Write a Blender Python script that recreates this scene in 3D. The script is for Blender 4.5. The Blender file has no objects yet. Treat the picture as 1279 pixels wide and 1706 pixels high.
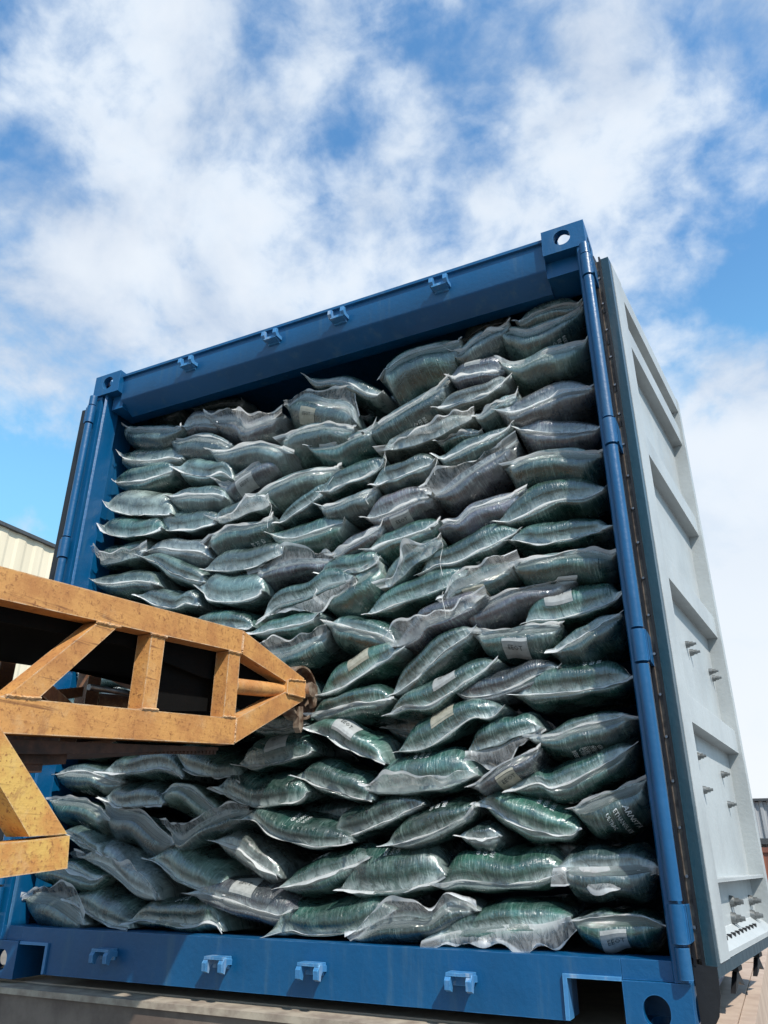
import bpy, bmesh, math, random
import numpy as np
from mathutils import Vector, Matrix

S = bpy.context.scene
COL = S.collection
RAD = math.radians

# ------------------------------------------------------------------ camera
CAM_POS = np.array([2.69039731, -2.24865446, 0.388673491])
RIGHT = np.array([0.90238365, 0.43091263, 0.00424775])
FWD = np.array([-0.393183, 0.81925865, 0.41739955])
UP = np.array([0.17638273, -0.37832467, 0.90871314])
FPX = 1261.87527
cam_d = bpy.data.cameras.new('camera')
cam = bpy.data.objects.new('camera', cam_d)
COL.objects.link(cam)
cam.matrix_world = Matrix(((RIGHT[0], UP[0], -FWD[0], CAM_POS[0]),
                           (RIGHT[1], UP[1], -FWD[1], CAM_POS[1]),
                           (RIGHT[2], UP[2], -FWD[2], CAM_POS[2]),
                           (0, 0, 0, 1)))
cam_d.sensor_fit = 'VERTICAL'
cam_d.sensor_height = 24.0
cam_d.lens = 24.0 * FPX / 1706.0
cam_d.clip_start = 0.02
cam_d.clip_end = 4000
S.camera = cam

# ------------------------------------------------------------------ light
SUN_DIR = Vector((0.53, -0.41, 0.76)).normalized()      # towards the sun
sun_d = bpy.data.lights.new('sun', 'SUN')
sun_d.energy = 5.0
sun_d.angle = RAD(0.9)
sun_d.color = (1.0, 0.955, 0.88)
sun = bpy.data.objects.new('sun', sun_d)
COL.objects.link(sun)
sun.rotation_euler = SUN_DIR.to_track_quat('Z', 'Y').to_euler()
sun.location = (20, -4, 18)

S.view_settings.view_transform = 'Standard'
S.view_settings.look = 'None'
S.view_settings.exposure = 0.10
S.view_settings.gamma = 1.0
S.view_settings.use_curve_mapping = False


class NT:
    """small node-tree helper"""
    def __init__(self, tree):
        self.t = tree
        self.n = tree.nodes
        self.l = tree.links

    def new(self, kind, **kw):
        nd = self.n.new(kind)
        for k, v in kw.items():
            setattr(nd, k, v)
        return nd

    def put(self, sock, v):
        if hasattr(v, 'is_output') or isinstance(v, bpy.types.NodeSocket):
            self.l.new(v, sock)
        elif isinstance(v, (tuple, list)) and len(v) == 3 and sock.type == 'RGBA':
            sock.default_value = (*v, 1)
        else:
            sock.default_value = v

    def math(self, op, a, b=0.0, c=None, clamp=False):
        nd = self.new('ShaderNodeMath', operation=op, use_clamp=clamp)
        self.put(nd.inputs[0], a)
        self.put(nd.inputs[1], b)
        if c is not None:
            self.put(nd.inputs[2], c)
        return nd.outputs[0]

    def vmath(self, op, a, b=None):
        nd = self.new('ShaderNodeVectorMath', operation=op)
        self.put(nd.inputs[0], a)
        if b is not None:
            self.put(nd.inputs[1], b)
        return nd.outputs['Value'] if op in ('DOT_PRODUCT', 'LENGTH') else nd.outputs[0]

    def noise(self, vec, scale=5, detail=4, rough=0.55, dist=0.0):
        nd = self.new('ShaderNodeTexNoise')
        self.put(nd.inputs['Vector'], vec)
        nd.inputs['Scale'].default_value = scale
        nd.inputs['Detail'].default_value = detail
        nd.inputs['Roughness'].default_value = rough
        nd.inputs['Distortion'].default_value = dist
        return nd.outputs[0]

    def ramp(self, fac, a, b, ca=(0, 0, 0), cb=(1, 1, 1)):
        nd = self.new('ShaderNodeValToRGB')
        self.put(nd.inputs[0], fac)
        e = nd.color_ramp.elements
        e[0].position = a
        e[1].position = b
        e[0].color = (*ca, 1)
        e[1].color = (*cb, 1)
        return nd.outputs[0]

    def rng(self, v, a, b, c=0.0, d=1.0):
        nd = self.new('ShaderNodeMapRange')
        self.put(nd.inputs[0], v)
        for i, x in enumerate((a, b, c, d)):
            nd.inputs[i + 1].default_value = x
        nd.interpolation_type = 'SMOOTHSTEP'
        return nd.outputs[0]

    def mix(self, fac, a, b, mode='MIX'):
        nd = self.new('ShaderNodeMix', data_type='RGBA', blend_type=mode)
        self.put(nd.inputs[0], fac)
        self.put(nd.inputs[6], a)
        self.put(nd.inputs[7], b)
        return nd.outputs[2]

    def scalev(self, vec, s):
        nd = self.new('ShaderNodeMapping')
        self.put(nd.inputs[0], vec)
        nd.inputs['Scale'].default_value = s
        return nd.outputs[0]

    def bump(self, h, strength=0.3, dist=0.01, normal=None):
        nd = self.new('ShaderNodeBump')
        self.put(nd.inputs['Height'], h)
        nd.inputs['Strength'].default_value = strength
        nd.inputs['Distance'].default_value = dist
        if normal is not None:
            self.l.new(normal, nd.inputs['Normal'])
        return nd.outputs[0]


# ------------------------------------------------------------------ sky
world = bpy.data.worlds.new('World')
S.world = world
world.use_nodes = True
w = NT(world.node_tree)
w.n.clear()
tc = w.new('ShaderNodeTexCoord')
dirv = tc.outputs['Generated']
sky = w.new('ShaderNodeTexSky', sky_type='NISHITA')
sky.sun_disc = False
sky.sun_elevation = math.asin(SUN_DIR.z)
sky.sun_rotation = math.atan2(SUN_DIR.x, SUN_DIR.y)
sky.air_density = 1.0
sky.dust_density = 0.4
sky.ozone_density = 2.5
sep = w.new('ShaderNodeSeparateXYZ')
w.put(sep.inputs[0], dirv)
zc_ = w.math('ADD', w.math('MAXIMUM', sep.outputs[2], 0.0), 0.32)
comb = w.new('ShaderNodeCombineXYZ')
w.put(comb.inputs[0], w.math('DIVIDE', sep.outputs[0], zc_))
w.put(comb.inputs[1], w.math('DIVIDE', sep.outputs[1], zc_))
plane = w.vmath('ADD', w.vmath('MULTIPLY', comb.outputs[0], (0.45, 0.45, 0.0)), w.vmath('MULTIPLY', dirv, (1.0, 1.0, 1.5)))
warp = w.new('ShaderNodeTexNoise')
w.put(warp.inputs['Vector'], plane)
warp.inputs['Scale'].default_value = 2.2
warp.inputs['Detail'].default_value = 3
off = w.vmath('MULTIPLY', w.vmath('SUBTRACT', warp.outputs['Color'], (0.5, 0.5, 0.5)), (0.16, 0.16, 0.16))
pw = w.vmath('ADD', w.vmath('ADD', plane, off), (3.7, 1.9, 0.0))
big = w.noise(pw, 4.0, 3, 0.5)
fine = w.noise(pw, 9.0, 9, 0.58)
dens = w.math('ADD', w.math('MULTIPLY', big, 0.46), w.math('MULTIPLY', fine, 0.56))


def pdir(x, y):
    v = RIGHT * ((x - 639.5) / FPX) + FWD - UP * ((y - 853) / FPX)
    v = v / np.linalg.norm(v)
    return tuple(float(q) for q in v)


# weather map: where the cloud field thickens (+) and where it tears open (-)
for (x, y, r, a) in (
        (330, 250, 12, .07), (1080, 160, 9, .11), (1120, 340, 6, .08), (980, 260, 7, .06), (700, 360, 10, .05), (330, 500, 10, .06), (100, 440, 9, .08), (200, 60, 6, .05), (140, 600, 6, .05),
        (1180, 900, 14, .10), (1250, 1250, 20, .20), (200, 30, 5, .03),
        (60, 110, 7, -.08), (640, 190, 5, -.05), (1250, 300, 8, -.12), (560, 40, 4, -.03),
        (20, 780, 10, -.12), (1120, 480, 7, -.06), (820, 70, 5, -.03), (30, 290, 3, -.03), (870, 200, 4, -.05)):
    d = w.vmath('DOT_PRODUCT', dirv, pdir(x, y))
    g = w.rng(d, math.cos(RAD(r * 1.5)), 1.0, 0.0, 1.0)
    dens = w.math('ADD', dens, w.math('MULTIPLY', g, a))
mask = w.rng(dens, 0.40, 0.66)
haze = w.rng(sep.outputs[2], -0.02, 0.28, 1.0, 0.0)
mask2 = w.math('MAXIMUM', mask, w.math('MULTIPLY', haze, 0.75))
shade = w.rng(w.noise(w.vmath('ADD', pw, (0.05, 0.12, 0.0)), 3.4, 6, 0.5), 0.38, 0.66)
thick = w.rng(dens, 0.52, 0.80)
ccol = w.mix(w.math('MULTIPLY', shade, w.math('MULTIPLY', w.rng(sep.outputs[2], 0.15, 0.75), 0.9)), (0.76, 0.86, 0.98), (0.34, 0.48, 0.70))
ccol = w.mix(w.math('MULTIPLY', thick, 0.60), ccol, (0.90, 0.94, 0.99))
ccol = w.mix(w.rng(sep.outputs[2], 0.02, 0.34, 0.6, 0.0), ccol, (0.98, 0.99, 1.0))
bg1 = w.new('ShaderNodeBackground')
skyc = w.mix(1.0, sky.outputs[0], (1.0, 1.55, 1.70), 'MULTIPLY')
skyc = w.mix(w.rng(sep.outputs[2], 0.25, 0.70, 0.75, 0.0), skyc, (2.0, 4.8, 6.6))
w.put(bg1.inputs[0], skyc)
bg1.inputs[1].default_value = 0.15
bg2 = w.new('ShaderNodeBackground')
w.put(bg2.inputs[0], ccol)
bg2.inputs[1].default_value = 0.95
mixs = w.new('ShaderNodeMixShader')
w.put(mixs.inputs[0], w.math('MULTIPLY', mask2, 0.97))
w.l.new(bg1.outputs[0], mixs.inputs[1])
w.l.new(bg2.outputs[0], mixs.inputs[2])
wo = w.new('ShaderNodeOutputWorld')
w.l.new(mixs.outputs[0], wo.inputs[0])


# ------------------------------------------------------------------ materials
def material(name):
    m = bpy.data.materials.new(name)
    m.use_nodes = True
    t = NT(m.node_tree)
    p = m.node_tree.nodes['Principled BSDF']
    return m, t, p


def rust_spots(t, vec, lo, hi, scale=14):
    return t.rng(t.noise(vec, scale, 8, 0.65), lo, hi)


def edge_wear(t, c, col, radius, amt, vec):
    bv = t.new('ShaderNodeBevel')
    bv.samples = 4
    bv.inputs['Radius'].default_value = radius
    g = t.new('ShaderNodeNewGeometry')
    d = t.vmath('DOT_PRODUCT', bv.outputs[0], g.outputs['Normal'])
    e = t.rng(d, 0.80, 0.97, 1.0, 0.0)
    return t.mix(t.math('MULTIPLY', e, t.rng(t.noise(vec, 24, 6, 0.65), 0.38, 0.62, 0.15 * amt, amt)), c, col)


def paint(name, base, dirt=(0.12, 0.09, 0.07), rough=0.38, coat=0.3, chips=0.72, dirt_amt=0.35, bump=0.12):
    m, t, p = material(name)
    o = t.new('ShaderNodeTexCoord').outputs['Object']
    n1 = t.noise(o, 3.0, 6, 0.6)
    n2 = t.noise(t.scalev(o, (22, 22, 2.2)), 1.0, 5, 0.6)
    c = t.mix(t.rng(n1, 0.35, 0.7), base, tuple(x * 0.80 for x in base))
    c = t.mix(t.math('MULTIPLY', t.rng(n2, 0.52, 0.78), dirt_amt), c, dirt)
    c = t.mix(rust_spots(t, o, chips, chips + 0.05, 30), c, (0.16, 0.06, 0.03))
    c = edge_wear(t, c, tuple(min(0.8, x * 2.2 + 0.06) for x in base), 0.004, 0.75, o)
    t.put(p.inputs['Base Color'], c)
    t.put(p.inputs['Roughness'], t.rng(n2, 0.3, 0.8, rough, rough + 0.22))
    p.inputs['Coat Weight'].default_value = coat
    p.inputs['Coat Roughness'].default_value = 0.18
    t.put(p.inputs['Normal'], t.bump(t.math('ADD', t.noise(o, 60, 3, 0.6), t.math('MULTIPLY', n1, 2.0)), bump, 0.01))
    return m


M_BLUE = paint("blue_container_paint", (0.0, 0.076, 0.200), coat=0.10, rough=0.34, chips=0.76, dirt=(0.08, 0.15, 0.19), dirt_amt=0.35)
M_BLUE_IN = paint('blue_inner_paint', (0.0, 0.082, 0.200), coat=0.05, rough=0.45, chips=0.78, dirt=(0.05, 0.08, 0.12))
M_KEEP = paint('worn_keeper_paint', (0.05, 0.20, 0.42), coat=0.2, rough=0.35, chips=0.70, dirt=(0.35, 0.42, 0.5), dirt_amt=0.9)
M_GREY = paint('pale_grey_door_paint', (0.42, 0.445, 0.445), coat=0.10, rough=0.45, chips=0.80, dirt=(0.42, 0.43, 0.42), dirt_amt=0.35)
M_TEAL = paint('dark_teal_edge_paint', (0.004, 0.035, 0.055), coat=0.3, rough=0.35)
M_INNER = paint('container_interior_paint', (0.05, 0.06, 0.07), coat=0.0, rough=0.6)


def plain(name, col, rough=0.5, metal=0.0, nscale=20, var=0.35, bump=0.15, bdist=0.004, dark=None):
    m, t, p = material(name)
    o = t.new('ShaderNodeTexCoord').outputs['Object']
    n = t.noise(o, nscale, 7, 0.62)
    t.put(p.inputs['Base Color'], t.mix(t.rng(n, 0.35, 0.68), col, dark or tuple(c * (1 - var) for c in col)))
    p.inputs['Roughness'].default_value = rough
    p.inputs['Metallic'].default_value = metal
    t.put(p.inputs['Normal'], t.bump(t.noise(o, nscale * 3, 5, 0.6), bump, bdist))
    return m


M_RUBBER = plain('black_rubber', (0.010, 0.010, 0.012), 0.5)
M_BELT = plain('black_belt', (0.003, 0.003, 0.003), 0.85)
M_BELT.node_tree.nodes['Principled BSDF'].inputs['Specular IOR Level'].default_value = 0.15
M_RETAIN = plain('rusty_gasket_retainer', (0.22, 0.17, 0.13), 0.6, 0.3, 25, dark=(0.06, 0.045, 0.04))
M_STEEL = plain('dull_steel', (0.42, 0.42, 0.43), 0.35, 0.9, 60)
M_BOLT = plain('grey_bolt', (0.22, 0.23, 0.23), 0.4, 0.6, 60)
M_TRAILER = plain('brown_grey_trailer_steel', (0.20, 0.155, 0.125), 0.62, 0.0, 7, dark=(0.11, 0.08, 0.065))
M_LIP = plain('worn_tan_edge', (0.42, 0.36, 0.28), 0.55, 0.0, 14, dark=(0.24, 0.19, 0.15))
M_DECK = plain('sun_bleached_deck', (0.50, 0.38, 0.29), 0.7, 0.0, 9, dark=(0.40, 0.29, 0.22))
M_ROLLER = plain('worn_roller_metal', (0.40, 0.30, 0.22), 0.45, 0.5, 30, dark=(0.12, 0.06, 0.035))
M_RUSTDARK = plain('dark_rust', (0.085, 0.035, 0.020), 0.75, 0.1, 18, dark=(0.03, 0.015, 0.010), bump=0.5)
M_TYRE = plain('tyre_rubber', (0.02, 0.02, 0.02), 0.8)
M_ROOF = plain('dark_roof_trim', (0.06, 0.065, 0.07), 0.6)
M_THREAD = plain('white_thread', (0.75, 0.75, 0.72), 0.6)


def orange_mat(name, a, b, scr):
    m, t, p = material(name)
    o = t.new('ShaderNodeTexCoord').outputs['Object']
    n = t.noise(o, 9, 8, 0.68)
    sp = t.noise(o, 95, 4, 0.7)
    st = t.noise(t.scalev(o, (40, 3.0, 60)), 1.2, 6, 0.6)
    c = t.mix(t.rng(n, 0.38, 0.66), a, b)
    c = t.mix(t.rng(sp, 0.52, 0.70), c, (0.27, 0.11, 0.035))
    c = t.mix(t.math('MULTIPLY', t.rng(st, 0.60, 0.70), scr), c, (0.15, 0.055, 0.02))
    c = t.mix(t.math('MULTIPLY', t.rng(t.noise(o, 4.0, 9, 0.7), 0.56, 0.70), 0.40), c, (0.62, 0.45, 0.26))
    c = t.mix(t.math('MULTIPLY', t.rng(t.noise(o, 6.5, 10, 0.75, 0.4), 0.55, 0.66), 0.75), c, (0.30, 0.13, 0.05))
    c = edge_wear(t, c, (0.66, 0.55, 0.40), 0.006, 0.9, o)
    t.put(p.inputs['Base Color'], c)
    t.put(p.inputs['Roughness'], t.rng(n, 0.3, 0.7, 0.45, 0.75))
    t.put(p.inputs['Normal'], t.bump(t.math('ADD', sp, t.math('MULTIPLY', st, 0.8)), 0.35, 0.004))
    return m


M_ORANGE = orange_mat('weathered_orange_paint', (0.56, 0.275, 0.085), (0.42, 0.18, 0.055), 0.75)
M_YELLOW = orange_mat('weathered_yellow_paint', (0.62, 0.38, 0.10), (0.50, 0.22, 0.06), 0.5)
M_FRAME_SHADE = orange_mat('shade_darkened_frame_paint', (0.20, 0.085, 0.04), (0.13, 0.05, 0.025), 0.8)  # shade of the far and inner frame put into the colour as darker brown


def sack_material():
    m, t, p = material('film_wrapped_sack')
    uv = t.new('ShaderNodeTexCoord').outputs['UV']
    oi = t.new('ShaderNodeObjectInfo')
    sx = t.new('ShaderNodeSeparateXYZ')
    t.put(sx.inputs[0], uv)
    r3 = t.new('ShaderNodeCombineXYZ')
    t.put(r3.inputs[2], t.math('MULTIPLY', oi.outputs['Random'], 37.0))
    vec = t.vmath('ADD', uv, r3.outputs[0])
    # long creases that run back from the seam, broken up by patches of cling
    crease = t.noise(t.scalev(vec, (230, 16, 1)), 1.0, 3, 0.6, 0.5)
    crease2 = t.noise(t.scalev(vec, (80, 9, 1)), 1.0, 3, 0.6, 0.9)
    weave = t.new('ShaderNodeTexWave', wave_type='BANDS', bands_direction='X')
    t.put(weave.inputs['Vector'], vec)
    weave.inputs['Scale'].default_value = 70.0
    weave.inputs['Distortion'].default_value = 1.6
    weave.inputs['Detail'].default_value = 2
    patch = t.noise(vec, 9.0, 4, 0.6, 0.4)
    patch2 = t.noise(vec, 22.0, 3, 0.6, 1.2)
    body = oi.outputs['Color']
    pale = t.mix(0.55, body, (0.42, 0.54, 0.49))
    dark = t.mix(0.70, body, (0.003, 0.008, 0.007))
    c = t.mix(t.rng(patch, 0.40, 0.70), dark, body)
    c = t.mix(t.math('MULTIPLY', t.rng(crease, 0.50, 0.68), t.rng(patch, 0.38, 0.66, 0.08, 0.62)), c, pale)
    c = t.mix(t.math('MULTIPLY', t.rng(weave.outputs[0], 0.55, 1.0), t.rng(patch2, 0.42, 0.66, 0.0, 0.28)), c, pale)
    # milky zone next to the weld, where the film stands clear of the sack
    fl = t.new('ShaderNodeAttribute', attribute_name='film')
    c = t.mix(t.math('MULTIPLY', fl.outputs['Fac'], t.rng(patch2, 0.35, 0.6, 0.25, 0.75)), c, (0.50, 0.56, 0.55))
    t.put(p.inputs['Base Color'], c)
    t.put(p.inputs['Roughness'], t.rng(patch2, 0.35, 0.7, 0.24, 0.42))
    p.inputs['Specular IOR Level'].default_value = 0.6
    p.inputs['Coat Weight'].default_value = 0.9
    p.inputs['Coat Roughness'].default_value = 0.08
    p.inputs['Coat IOR'].default_value = 1.75
    h = t.math('ADD', t.math('MULTIPLY', crease, 0.35), t.math('MULTIPLY', crease2, 0.45))
    h = t.math('ADD', h, t.math('MULTIPLY', patch2, 0.8))
    nb = t.bump(h, 0.6, 0.010)
    t.put(p.inputs['Normal'], nb)
    hc = t.math('ADD', t.math('MULTIPLY', crease2, 0.5), t.math('MULTIPLY', t.noise(vec, 34, 4, 0.6, 1.5), 0.9))
    t.put(p.inputs['Coat Normal'], t.bump(hc, 0.42, 0.010))
    return m


M_SACK = sack_material()


def film_material():
    m, t, p = material('clear_film')
    uv = t.new('ShaderNodeTexCoord').outputs['UV']
    oi = t.new('ShaderNodeObjectInfo')
    r3 = t.new('ShaderNodeCombineXYZ')
    t.put(r3.inputs[2], t.math('MULTIPLY', oi.outputs['Random'], 37.0))
    vec = t.vmath('ADD', uv, r3.outputs[0])
    sx = t.new('ShaderNodeSeparateXYZ')
    t.put(sx.inputs[0], uv)
    fl = t.new('ShaderNodeAttribute', attribute_name='film').outputs['Fac']
    n = t.noise(t.scalev(vec, (60, 26, 1)), 1.0, 5, 0.65, 1.0)
    edge = t.rng(fl, 0.50, 0.72)
    weld = t.rng(fl, 0.0, 0.22, 1.0, 0.0)
    a = t.math('ADD', t.rng(n, 0.35, 0.72, 0.34, 0.85), t.math('MULTIPLY', t.math('MAXIMUM', edge, weld), 0.85), clamp=True)
    c = t.mix(t.rng(n, 0.4, 0.65), (0.84, 0.86, 0.86), (0.95, 0.96, 0.96))
    t.put(p.inputs['Base Color'], c)
    p.inputs['Roughness'].default_value = 0.28
    p.inputs['Coat Weight'].default_value = 0.6
    p.inputs['Coat Roughness'].default_value = 0.12
    a = t.math('MULTIPLY', a, t.math('ADD', 0.58, t.math('MULTIPLY', edge, 0.42)))
    t.put(p.inputs['Alpha'], a)
    nb = t.bump(n, 0.6, 0.006)
    t.put(p.inputs['Normal'], nb)
    # light also passes through the film from above
    tl = t.new('ShaderNodeBsdfTranslucent')
    t.put(tl.inputs['Color'], (0.93, 0.95, 0.95))
    tp = t.new('ShaderNodeBsdfTransparent')
    m1 = t.new('ShaderNodeMixShader')
    t.put(m1.inputs[0], a)
    t.l.new(tp.outputs[0], m1.inputs[1])
    t.l.new(tl.outputs[0], m1.inputs[2])
    m2 = t.new('ShaderNodeMixShader')
    m2.inputs[0].default_value = 0.5
    t.l.new(p.outputs[0], m2.inputs[1])
    t.l.new(m1.outputs[0], m2.inputs[2])
    t.l.new(m2.outputs[0], t.n['Material Output'].inputs['Surface'])
    return m


M_FILM = film_material()
M_PRINT = plain('white_print', (0.80, 0.83, 0.82), 0.45, 0, 140, dark=(0.5, 0.53, 0.53))
M_PRINT_DARK = plain('dark_print', (0.03, 0.035, 0.035), 0.5)
M_LABEL = plain('pale_label', (0.36, 0.37, 0.36), 0.35, 0, 60, dark=(0.27, 0.28, 0.27))
M_LABEL2 = plain('cream_label', (0.36, 0.34, 0.27), 0.4, 0, 60, dark=(0.26, 0.25, 0.19))


# ------------------------------------------------------------------ mesh helpers
def link(o, parent=None):
    COL.objects.link(o)
    if parent is not None:
        o.parent = parent
    return o


def tag(o, label=None, category=None, group=None, kind=None):
    for k, v in (('label', label), ('category', category), ('group', group), ('kind', kind)):
        if v:
            o[k] = v
    return o


def empty(name, loc=(0, 0, 0)):
    o = bpy.data.objects.new(name, None)
    o.location = loc
    o.empty_display_size = 0.1
    return link(o)


def from_bm(name, bm, mat, parent=None, smooth=False, bevel=0.0, segs=2):
    if bevel:
        es = [e for e in bm.edges if len(e.link_faces) == 2 and e.calc_face_angle(0) > 0.5]
        bmesh.ops.bevel(bm, geom=es, offset=bevel, segments=segs, profile=0.5, affect='EDGES', clamp_overlap=True)
    bmesh.ops.recalc_face_normals(bm, faces=bm.faces)
    me = bpy.data.meshes.new(name)
    bm.to_mesh(me)
    bm.free()
    me.materials.append(mat)
    if smooth:
        me.shade_smooth()
        if hasattr(me, 'set_sharp_from_angle'):
            me.set_sharp_from_angle(angle=RAD(38))
    o = bpy.data.objects.new(name, me)
    if parent is not None:                       # parents stand unrotated: keep world coordinates
        o.location = -parent.matrix_world.translation if False else (0, 0, 0)
    link(o, parent)
    if parent is not None:
        o.matrix_parent_inverse = Matrix.Translation(-world_loc(parent))
    return o


def world_loc(o):
    v = Vector(o.location)
    if o.parent is not None:
        v = world_loc(o.parent) + o.matrix_parent_inverse.translation + v
    return v


def bm_box(bm, lo, hi, mat=None):
    vs = [bm.verts.new((x, y, z)) for x in (lo[0], hi[0]) for y in (lo[1], hi[1]) for z in (lo[2], hi[2])]
    if mat is not None:
        for v in vs:
            v.co = mat @ v.co
    for q in ((0, 1, 3, 2), (4, 6, 7, 5), (0, 4, 5, 1), (2, 3, 7, 6), (0, 2, 6, 4), (1, 5, 7, 3)):
        bm.faces.new([vs[i] for i in q])
    return vs


def box(name, lo, hi, mat, parent=None, bevel=0.003, M=None):
    bm = bmesh.new()
    bm_box(bm, lo, hi, M)
    return from_bm(name, bm, mat, parent, bevel=bevel, smooth=True)


def bm_prism(bm, poly, axis, a, b, M=None):
    """polygon in the plane across an axis, drawn out from a to b"""
    def pt(p, c):
        q = {'x': (c, p[0], p[1]), 'y': (p[0], c, p[1]), 'z': (p[0], p[1], c)}[axis]
        return M @ Vector(q) if M is not None else q
    A = [bm.verts.new(pt(p, a)) for p in poly]
    B = [bm.verts.new(pt(p, b)) for p in poly]
    n = len(poly)
    bm.faces.new(A)
    bm.faces.new(B[::-1])
    for i in range(n):
        bm.faces.new((A[i], B[i], B[(i + 1) % n], A[(i + 1) % n]))


def prism(name, poly, axis, a, b, mat, parent=None, bevel=0.002, M=None, smooth=True, segs=2):
    bm = bmesh.new()
    bm_prism(bm, poly, axis, a, b, M)
    return from_bm(name, bm, mat, parent, bevel=bevel, smooth=smooth, segs=segs)


def bm_cyl(bm, p0, p1, r0, r1=None, n=20, caps=True):
    p0, p1 = Vector(p0), Vector(p1)
    r1 = r0 if r1 is None else r1
    q = (p1 - p0).to_track_quat('Z', 'Y')
    A, B = [], []
    for i in range(n):
        a = 2 * math.pi * i / n
        d = q @ Vector((math.cos(a), math.sin(a), 0))
        A.append(bm.verts.new(p0 + d * r0))
        B.append(bm.verts.new(p1 + d * r1))
    for i in range(n):
        bm.faces.new((A[i], A[(i + 1) % n], B[(i + 1) % n], B[i]))
    if caps:
        bm.faces.new(A[::-1])
        bm.faces.new(B)


def cyl(name, p0, p1, r, mat, parent=None, r1=None, n=20, bevel=0.0):
    bm = bmesh.new()
    bm_cyl(bm, p0, p1, r, r1, n)
    return from_bm(name, bm, mat, parent, smooth=True, bevel=bevel)


def bm_tube(bm, pts, r, n=8):
    pts = [Vector(p) for p in pts]
    rings = []
    for i, p in enumerate(pts):
        d = (pts[min(i + 1, len(pts) - 1)] - pts[max(i - 1, 0)]).normalized()
        q = d.to_track_quat('Z', 'Y')
        rings.append([bm.verts.new(p + q @ Vector((math.cos(2 * math.pi * k / n), math.sin(2 * math.pi * k / n), 0)) * r) for k in range(n)])
    for a, b in zip(rings, rings[1:]):
        for k in range(n):
            bm.faces.new((a[k], a[(k + 1) % n], b[(k + 1) % n], b[k]))
    bm.faces.new(rings[0][::-1])
    bm.faces.new(rings[-1])


def apply_boolean(o, cutters):
    for c in cutters:
        md = o.modifiers.new('cut', 'BOOLEAN')
        md.operation = 'DIFFERENCE'
        md.solver = 'EXACT'
        md.object = c
    bpy.context.view_layer.update()
    dg = bpy.context.evaluated_depsgraph_get()
    me = bpy.data.meshes.new_from_object(o.evaluated_get(dg))
    o.modifiers.clear()
    o.data = me
    me.shade_smooth()
    if hasattr(me, 'set_sharp_from_angle'):
        me.set_sharp_from_angle(angle=RAD(35))
    for c in cutters:
        bpy.data.objects.remove(c, do_unlink=True)


def ray(x, y):
    return RIGHT * ((x - 639.5) / FPX) + FWD - UP * ((y - 853) / FPX)


def at_y(x, y, Y):
    v = ray(x, y)
    return CAM_POS + v * ((Y - CAM_POS[1]) / v[1])


def at_x(x, y, X):
    v = ray(x, y)
    return CAM_POS + v * ((X - CAM_POS[0]) / v[0])


# ------------------------------------------------------------------ ground
GZ = -1.25
mg, t, p = material('yard_concrete')
o_ = t.new('ShaderNodeTexCoord').outputs['Object']
t.put(p.inputs['Base Color'], t.mix(t.rng(t.noise(o_, 0.6, 8, 0.6), 0.35, 0.65), (0.16, 0.15, 0.14), (0.10, 0.095, 0.09)))
p.inputs['Roughness'].default_value = 0.85
t.put(p.inputs['Normal'], t.bump(t.noise(o_, 30, 6, 0.6), 0.3, 0.01))
bm = bmesh.new()
vs = [bm.verts.new(q) for q in ((-1500, -1500, GZ), (1500, -1500, GZ), (1500, 1500, GZ), (-1500, 1500, GZ))]
bm.faces.new(vs)
tag(from_bm('ground', bm, mg), kind='structure')

# ------------------------------------------------------------------ background buildings
def corrugated(name, p0, p1, z0, z1, mat, parent, pitch=0.25, depth=0.04):
    """trapezoid sheet wall from p0 to p1 (plan), standing z0..z1"""
    p0, p1 = Vector((*p0, 0)), Vector((*p1, 0))
    L = (p1 - p0).length
    d = (p1 - p0) / L
    nn = Vector((d.y, -d.x, 0))
    bm = bmesh.new()
    rows = []
    k = 0
    s = 0.0
    prof = ((0, 0), (0.35, 0), (0.5, 1), (0.85, 1))
    pts = []
    while s < L:
        for (f, h) in prof:
            ss = s + f * pitch
            if ss <= L:
                pts.append(p0 + d * ss + nn * (h * depth))
        s += pitch
    pts.append(p1.copy())
    a = [bm.verts.new((q.x, q.y, z0)) for q in pts]
    b = [bm.verts.new((q.x, q.y, z1)) for q in pts]
    for i in range(len(pts) - 1):
        bm.faces.new((a[i], a[i + 1], b[i + 1], b[i]))
    return from_bm(name, bm, mat, parent)


def sheet_mat(name, base, var):
    m, t, p = material(name)
    o = t.new('ShaderNodeTexCoord').outputs['Object']
    c = t.mix(t.rng(t.noise(t.scalev(o, (1.5, 1.5, 0.15)), 1.0, 6, 0.6), 0.35, 0.7), base, var)
    t.put(p.inputs['Base Color'], c)
    p.inputs['Roughness'].default_value = 0.55
    return m


M_CREAM = sheet_mat('cream_sheet', (0.78, 0.68, 0.50), (0.68, 0.59, 0.43))
M_GSHEET = sheet_mat('grey_sheet', (0.34, 0.35, 0.36), (0.24, 0.25, 0.26))
M_REDSH = sheet_mat('rust_red_sheet', (0.26, 0.09, 0.05), (0.13, 0.05, 0.035))

wh = empty('warehouse', (-12, 10, GZ))
tag(wh, 'cream corrugated metal warehouse with dark roof trim, far left behind the orange conveyor', 'warehouse')
corrugated('wall', (-12, -6), (-12, 60), GZ, 7.25, M_CREAM, wh, 0.5, 0.022)
corrugated('wall', (-30, -6), (-12.02, -6), GZ, 7.25, M_CREAM, wh, 0.5, 0.022)
box('roof_trim', (-12.05, -6.2, 7.25), (-11.9, 60, 7.33), M_ROOF, wh, 0.01)
prism('roof', [(-12.0, 7.32), (-21, 7.9), (-30, 7.32)], 'y', -6.1, 60, M_ROOF, wh, 0)
box('ledge', (-12.0, -6, 3.55), (-11.75, 60, 3.78), M_ROOF, wh, 0.01)

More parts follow.
